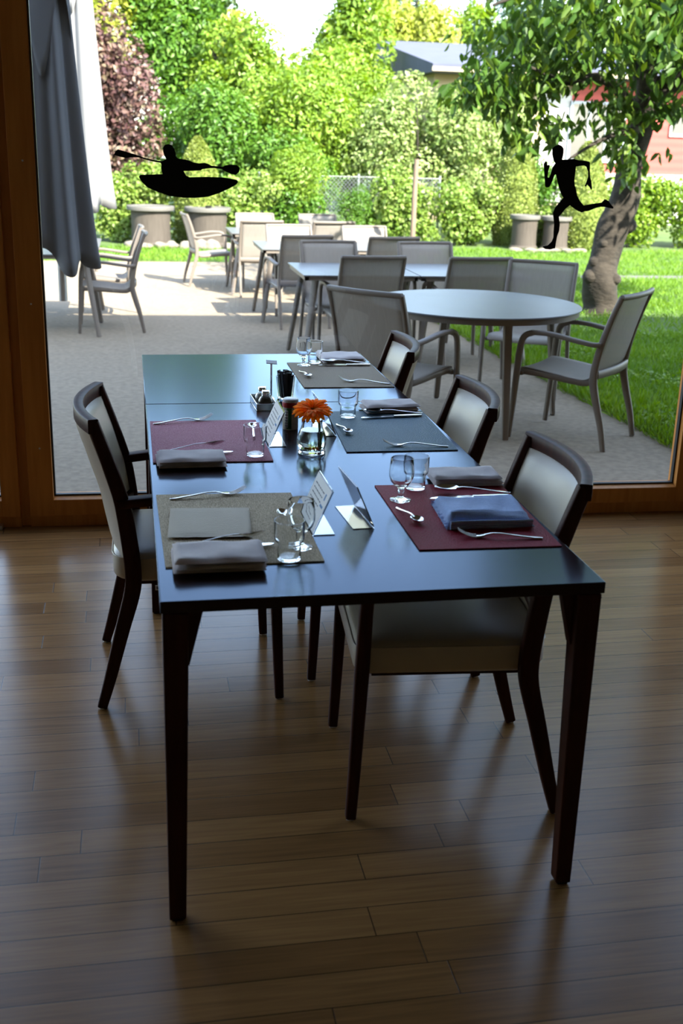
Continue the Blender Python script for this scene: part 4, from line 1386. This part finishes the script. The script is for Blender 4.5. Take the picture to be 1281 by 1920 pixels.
# the low sprays the photo shows reaching down
for (x, y, z, rx, rz, n) in SPRAYS:
    spray(x, y, z, rx, .35, rz, n)
P = np.concatenate(Pl)
D = np.concatenate(Dl)
tt = np.concatenate(tl)
nL = len(P)
leaves('foliage', L['cherry'], P, D, rvec(nL), rng.uniform(.11, .18, nL), .44, np.clip(rng.beta(2, 2.2, nL) + tt, 0, 1), ct, fold=.18, big=True)

# ------------------------------------------------------------------ grass
def grass():
    n = 150000
    y = 3.6 + 14.6 * rng.uniform(0, 1, n) ** 1.25
    xr = 6.2 + .72 * (y - 4)
    x = 3.10 + (np.maximum(xr, 6.2) - 3.10) * rng.uniform(0, 1, n)
    edge = rng.uniform(0, 1, n) < .03
    x = np.where(edge, 3.06 + .10*rng.uniform(0, 1, n), x)
    x2 = rng.uniform(-1.6, 3.3, 9000)
    y2 = 15.6 + 2.2*rng.uniform(0, 1, 9000)
    x, y = np.concatenate([x, x2]), np.concatenate([y, y2])
    pathy = (y > 13.78) & (y < 14.15) & (x > 5.15)
    bare = ((x - 5.2)**2 + (y - 9.2)**2 < 1.0) & (rng.uniform(0, 1, len(x)) < .7)
    keep = ~(pathy | bare)
    x, y = x[keep], y[keep]
    n = len(x)
    z = np.array([gz(v) for v in y])
    P = np.stack([x, y, z - .004], 1)
    patch = .5 + .5*np.sin(x*2.1 + 1.3*np.sin(y*1.7)) * np.cos(y*1.9 + x)
    D = rng.normal(size=(n, 3)) * np.array([.55, .55, .15]) + np.array([0, 0, .8])
    leaves('lawn_grass', L['grass'], P, D, rvec(n), rng.uniform(.04, .085, n) * (1 + .5*patch), .13 + 0*x[0], .55*rng.beta(2, 2, n) + .3*patch, None, fold=.2)
go = grass()
go = bpy.data.objects['lawn_grass']
tag(go, 'short green grass covering the lawn beside the terrace', 'grass', kind='stuff')
def weeds():
    n = 9000
    y = 3.6 + 9 * rng.uniform(0, 1, n) ** 1.4
    x = 3.14 + (np.maximum(3.8 + .56*(y - 4), 4.0) - 3.14) * rng.uniform(0, 1, n)
    k = (np.sin(x*5.3 + 2*np.sin(y*3.1)) + np.cos(y*4.4 + x*1.5)) > .1
    x, y = x[k], y[k]
    n = len(x)
    z = np.array([gz(v) for v in y])
    P = np.stack([x, y, z + rng.uniform(.005, .05, n)], 1)
    D = rng.normal(size=(n, 3)) * np.array([1, 1, .35]) + np.array([0, 0, .2])
    Nn = rvec(n)*.5 + np.array([0, 0, 1.])
    leaves('clover', L['lime'], P, D, Nn, rng.uniform(.03, .06, n), .6, rng.beta(2, 3, n), None)
weeds()
tag(bpy.data.objects['clover'], 'broad leaved clover and weeds growing through the lawn', 'weeds', kind='stuff')

# ------------------------------------------------------------------ patio tables
PG = 'square grey patio tables in rows'
def splay_legs(e, pts, h, top_in=.0):
    for (fx, fy, tx, ty) in pts:
        p_ = [(fx, fy, .008), ((fx*.55 + tx*.45), (fy*.55 + ty*.45), h*.45), (tx, ty, h)]
        a = math.atan2(ty, tx)
        lg = MB().sweep(p_, rr(.05, .034, .008, 2), side=(-math.sin(a), math.cos(a), 0), scale=[.78, .92, 1.05]).build('leg', M['patio_metal'], e)
        MB().lathe([(.016, 0), (.016, .009)], 12, (fx, fy, 0)).build('glide', M['black_gloss'], lg)
def patio_table(x, y, lab, a=.92, b=.92, H=.74, rz=0):
    e = empty('patio_table', (x, y, gz(y)), R_(rz), lab, 'table', PG)
    MB().box(-a/2, a/2, -b/2, b/2, H - .012, H).build('tabletop', M['patio_top'], e, bev=.002)
    f = MB()
    t, i_ = .03, .012
    f.box(-a/2+i_, a/2-i_, -b/2+i_, -b/2+i_+t, H-.042, H-.0125).box(-a/2+i_, a/2-i_, b/2-i_-t, b/2-i_, H-.042, H-.0125)
    f.box(-a/2+i_, -a/2+i_+t, -b/2+i_, b/2-i_, H-.042, H-.0125).box(a/2-i_-t, a/2-i_, -b/2+i_, b/2-i_, H-.042, H-.0125)
    f.build('frame', M['patio_metal'], e)
    q = [(sx*(a/2 - .01), sy*(b/2 - .03), sx*(a/2 - .11), sy*(b/2 - .11)) for sx in (-1, 1) for sy in (-1, 1)]
    splay_legs(e, q, H - .04)
    return e
patio_table(1.735, 7.04, 'left patio table of the nearest row, behind the round table')
patio_table(2.665, 7.04, 'right patio table of the nearest row, behind the round table')
patio_table(1.715, 9.66, 'left patio table of the middle row')
patio_table(2.645, 9.66, 'right patio table of the middle row')
patio_table(1.63, 12.10, 'left patio table of the farthest row')
patio_table(2.56, 12.10, 'right patio table of the farthest row')
patio_table(-.78, 8.74, 'patio table under the closed parasols, nearer the window')
patio_table(-.78, 9.72, 'patio table under the closed parasols, farther from the window')

rt_ = empty('round_patio_table', (2.09, 4.77, gz(4.77)), R_(-40), 'round grey patio table just outside the window', 'table')
Rr, Hr = .66, .745
MB().lathe([(0, Hr-.012), (Rr-.003, Hr-.012), (Rr, Hr-.009), (Rr, Hr-.003), (Rr-.003, Hr), (0, Hr)], 96).build('tabletop', M['patio_top'], rt_)
MB().lathe([(Rr-.05, Hr-.045), (Rr-.012, Hr-.045), (Rr-.012, Hr-.0125), (Rr-.05, Hr-.0125), (Rr-.05, Hr-.045)], 96).build('frame', M['patio_metal'], rt_)
splay_legs(rt_, [(.60*math.cos(R_(d)), .60*math.sin(R_(d)), .52*math.cos(R_(d)), .52*math.sin(R_(d))) for d in (-45, 45, 135, 225)], Hr - .043)

# ------------------------------------------------------------------ patio armchairs (face +x)
def sling_mat():
    m, t, o = new_mat('sling_mesh')
    b = N(t, 'ShaderNodeBsdfPrincipled')
    b.inputs['Base Color'].default_value = (.40, .375, .345, 1)
    b.inputs['Roughness'].default_value = .7
    tl = N(t, 'ShaderNodeBsdfTranslucent')
    tl.inputs[0].default_value = (.26, .22, .175, 1)
    tr = N(t, 'ShaderNodeBsdfTransparent')
    tc = N(t, 'ShaderNodeTexCoord')
    n = N(t, 'ShaderNodeTexNoise')
    mp = N(t, 'ShaderNodeMapping')
    mp.inputs['Scale'].default_value = (12, 130, 12)
    n.inputs['Scale'].default_value = 1
    t.links.new(tc.outputs['Object'], mp.inputs[0])
    t.links.new(mp.outputs[0], n.inputs[0])
    cr = N(t, 'ShaderNodeValToRGB')
    cr.color_ramp.elements[0].color = (.24, .21, .18, 1)
    cr.color_ramp.elements[1].color = (.34, .31, .275, 1)
    t.links.new(n.outputs[0], cr.inputs[0])
    t.links.new(cr.outputs[0], b.inputs['Base Color'])
    m1 = N(t, 'ShaderNodeMixShader')
    m1.inputs[0].default_value = .22
    m2 = N(t, 'ShaderNodeMixShader')
    m2.inputs[0].default_value = .2
    t.links.new(b.outputs[0], m1.inputs[1])
    t.links.new(tl.outputs[0], m1.inputs[2])
    t.links.new(m1.outputs[0], m2.inputs[1])
    t.links.new(tr.outputs[0], m2.inputs[2])
    t.links.new(m2.outputs[0], o.inputs[0])
    return m
M['sling'] = sling_mat()
def patio_chair(label):
    e = empty('patio_chair', (0, 0, 0), 0, label, 'chair', 'taupe sling patio armchairs')
    mt = M['patio_metal']
    for s in (-1, 1):
        y = s * .246
        rp = bez([(-.315, y, .006), (-.285, y, .15), (-.235, y, .32), (-.215, y, .43), (-.235, y, .58), (-.285, y, .76), (-.335, y, .895)], 5)
        rw = [rr(.026, float(np.interp(p_.z, [0, .4, .9], [.030, .046, .030])), .006, 1) for p_ in rp]
        MB().sweep(rp, rw, side=(0, 1, 0)).build('rear_leg', mt, e, angle=50)
        y2 = s * .272
        fp = bez([(.275, y2, .006), (.262, y2, .2), (.250, y2, .42), (.238, y2, .57), (.215, y2, .625), (.165, y2, .648)], 5)
        MB().sweep(fp, [rr(.027, float(np.interp(p_.z, [0, .5, .65], [.030, .040, .034])), .006, 1) for p_ in fp], side=(0, 1, 0)).build('front_leg', mt, e, angle=50)
        ap = bez([(.166, y2, .648), (.05, y2, .650), (-.10, y2, .630), (-.20, s*.264, .618), (-.245, s*.25, .622)], 5)
        MB().sweep(ap, rr(.036, .026, .007, 2), ref=(0, 0, 1)).build('armrest', mt, e, angle=50)
        sp_ = bez([(.252, s*.228, .408), (.10, s*.226, .402), (-.08, s*.224, .388), (-.17, s*.222, .388), (-.215, s*.222, .425)], 4)
        MB().sweep(sp_, rr(.024, .036, .006, 1), side=(0, 1, 0)).build('seat_rail', mt, e, angle=50)
    top = [(-.337 - .028*(1 - u*u), u*.250, .893) for u in np.linspace(-1, 1, 13)]
    MB().sweep(top, rr(.026, .030, .006, 1), ref=(0, 0, 1)).build('top_rail', mt, e, angle=50)
    low = [(-.232 - .02*(1 - u*u), u*.240, .445) for u in np.linspace(-1, 1, 9)]
    MB().sweep(low, rr(.02, .05, .006, 1), ref=(0, 0, 1)).build('cross_rail', mt, e, angle=50)
    MB().sweep([(.235, -.255, .398), (.235, .255, .398)], rr(.03, .024, .005, 1), ref=(0, 0, 1)).build('front_rail', mt, e)
    sl = bez([(.268, 0, .398), (.262, 0, .418), (.225, 0, .432), (.05, 0, .418), (-.10, 0, .402), (-.165, 0, .408), (-.205, 0, .445), (-.232, 0, .53), (-.275, 0, .70), (-.330, 0, .885)], 4)
    V, F = [], []
    nv = 12
    for p_ in sl:
        for j in range(nv + 1):
            u = -1 + 2*j/nv
            k = float(np.interp(p_.z, [.42, .5, .9], [0, .5, 1]))
            V.append((p_.x - .026*k*(1 - u*u), u*.236, p_.z - .012*(1 - u*u)*(1 - k)))
    n1 = nv + 1
    for i in range(len(sl) - 1):
        for j in range(nv):
            F.append((i*n1+j, i*n1+j+1, (i+1)*n1+j+1, (i+1)*n1+j))
    MB().add(V, F).build('sling', M['sling'], e, sol=.003)
    return e
PC = patio_chair('patio armchair left of the round table, seen from behind')
def pchair(bx, by, face, lab, first=False):
    """bx, by: middle of the top rail; face: direction the sitter looks"""
    a = R_(face)
    x, y = bx + .36*math.cos(a), by + .36*math.sin(a)
    if first:
        PC.location = (x, y, gz(y))
        PC.rotation_euler = (0, 0, a)
        return PC
    return copy_tree(PC, (x, y, gz(y)), a, lab)
pchair(1.21, 4.04, 43, '', True)
pchair(2.83, 3.99, 136, 'patio armchair right of the round table, at the edge of the lawn')
pchair(2.97, 5.95, 238, 'patio armchair beyond the round table, facing the window')
pchair(1.78, 6.36, 94, 'patio armchair at the near side of the nearest table row, left one')
pchair(2.62, 6.34, 93, 'patio armchair at the near side of the nearest table row, right one')
pchair(1.67, 7.84, 275, 'patio armchair at the far side of the nearest table row, left one')
pchair(2.54, 7.84, 275, 'patio armchair at the far side of the nearest table row, right one')
pchair(1.64, 8.72, 98, 'patio armchair at the near side of the middle table row, left one')
pchair(2.47, 8.64, 96, 'patio armchair at the near side of the middle table row, right one')
pchair(1.67, 10.38, 276, 'patio armchair at the far side of the middle table row, left one')
pchair(2.50, 10.34, 276, 'patio armchair at the far side of the middle table row, right one')
pchair(1.50, 11.34, 93, 'patio armchair at the near side of the farthest table row, left one')
pchair(2.36, 11.34, 95, 'patio armchair at the near side of the farthest table row, right one')
pchair(1.58, 12.98, 276, 'sunlit patio armchair at the far side of the farthest row, left one')
pchair(2.41, 12.98, 276, 'sunlit patio armchair at the far side of the farthest row, right one')
pchair(.64, 12.80, 6, 'patio armchair at the left end of the farthest table row, side on')
pchair(.12, 8.80, 181, 'patio armchair at the table under the parasols, nearer the window')
pchair(.10, 9.72, 181, 'patio armchair at the table under the parasols, farther from the window')

# ------------------------------------------------------------------ closed parasols
def parasol(x, y, zb, ztop, r0, r1, seed, lab, mast_x, hem, cloth):
    g = gz(y)
    e = empty('parasol', (x, y, g), 0, lab, 'parasol', 'closed grey parasols')
    r = random.Random(seed)
    ph = r.uniform(0, 6)
    nf, na = 5, 120
    def ring(t, zt, rb, rtp, hemv, k):
        out = []
        for i in range(na):
            a = 2*PI*i/na
            f = nf*a + ph + .5*math.sin(2*a + ph)
            R0 = rb + (rtp - rb) * t ** .8
            wv = .80 + .20*math.cos(f) + .07*math.cos(2*f + 1)
            wv = wv*(1 - .35*t) + .35*t*.8
            tip = .72*(.5 + .5*math.cos(a + 1.25)) + .28*(.5 + .5*math.cos(f + .6))
            z = zb + hemv*(1 - tip) + t * (zt - zb - hemv*(1 - tip))
            tw = .25*(1 - t)
            out.append((R0*wv*math.cos(a + tw), R0*wv*math.sin(a + tw), z - g))
        return out
    MB().loft([ring(t, ztop, r0, r1, hem, 0) for t in np.linspace(0, 1, 26)], cap=False).build('canopy', M[cloth], e, angle=70, sol=.002)
    zb_save = zb
    v = MB()
    rings = []
    for t in np.linspace(0, 1, 12):
        rg = []
        for i in range(na):
            a = 2*PI*i/na
            f = (nf - 2)*a + ph*2
            zl = ztop - 1.15 + .45*(.5 + .5*math.cos(f))
            z = zl + t*(ztop + .01 - zl)
            R0 = (r0*.80 + (r1 - r0*.80)*((z - zb)/(ztop - zb))) * (1.06 + .14*math.cos(f)*(1 - t))
            rg.append((R0*math.cos(a), R0*math.sin(a), z - g))
        rings.append(rg)
    MB().loft(rings, cap=False).build('vent_flap', M[cloth], e, angle=70, sol=.002)
    MB().sweep([(0, 0, zb - .16 - g), (0, 0, ztop + .05 - g)], circ(.026, 14)).build('pole', M['alu_grey'], e)
    MB().lathe([(0, ztop - g), (r1*1.1, ztop - g), (r1*.8, ztop + .06 - g), (0, ztop + .09 - g)], 20).build('hub_cap', M[cloth], e)
    mx = mast_x - x
    MB().sweep([(mx, .1, .07), (mx, .1, ztop - .2 - g)], rr(.07, .10, .012), side=(1, 0, 0)).build('mast', M['patio_metal'], e)
    MB().sweep([(mx, .1, ztop - .25 - g), (mx*.5, .06, ztop + .22 - g), (0, 0, ztop + .07 - g)], rr(.05, .08, .012), side=(0, 1, 0)).build('arm', M['patio_metal'], e)
    MB().box(mx - .4, mx + .4, -.3, .5, 0, .07).build('base_plate', M['patio_metal'], e, bev=.01)
    return e
parasol(-.44, 5.0, .80, 3.05, .225, .08, 3, 'closed grey parasol in the shade nearest the window', -1.75, .34, 'parasol_shaded')
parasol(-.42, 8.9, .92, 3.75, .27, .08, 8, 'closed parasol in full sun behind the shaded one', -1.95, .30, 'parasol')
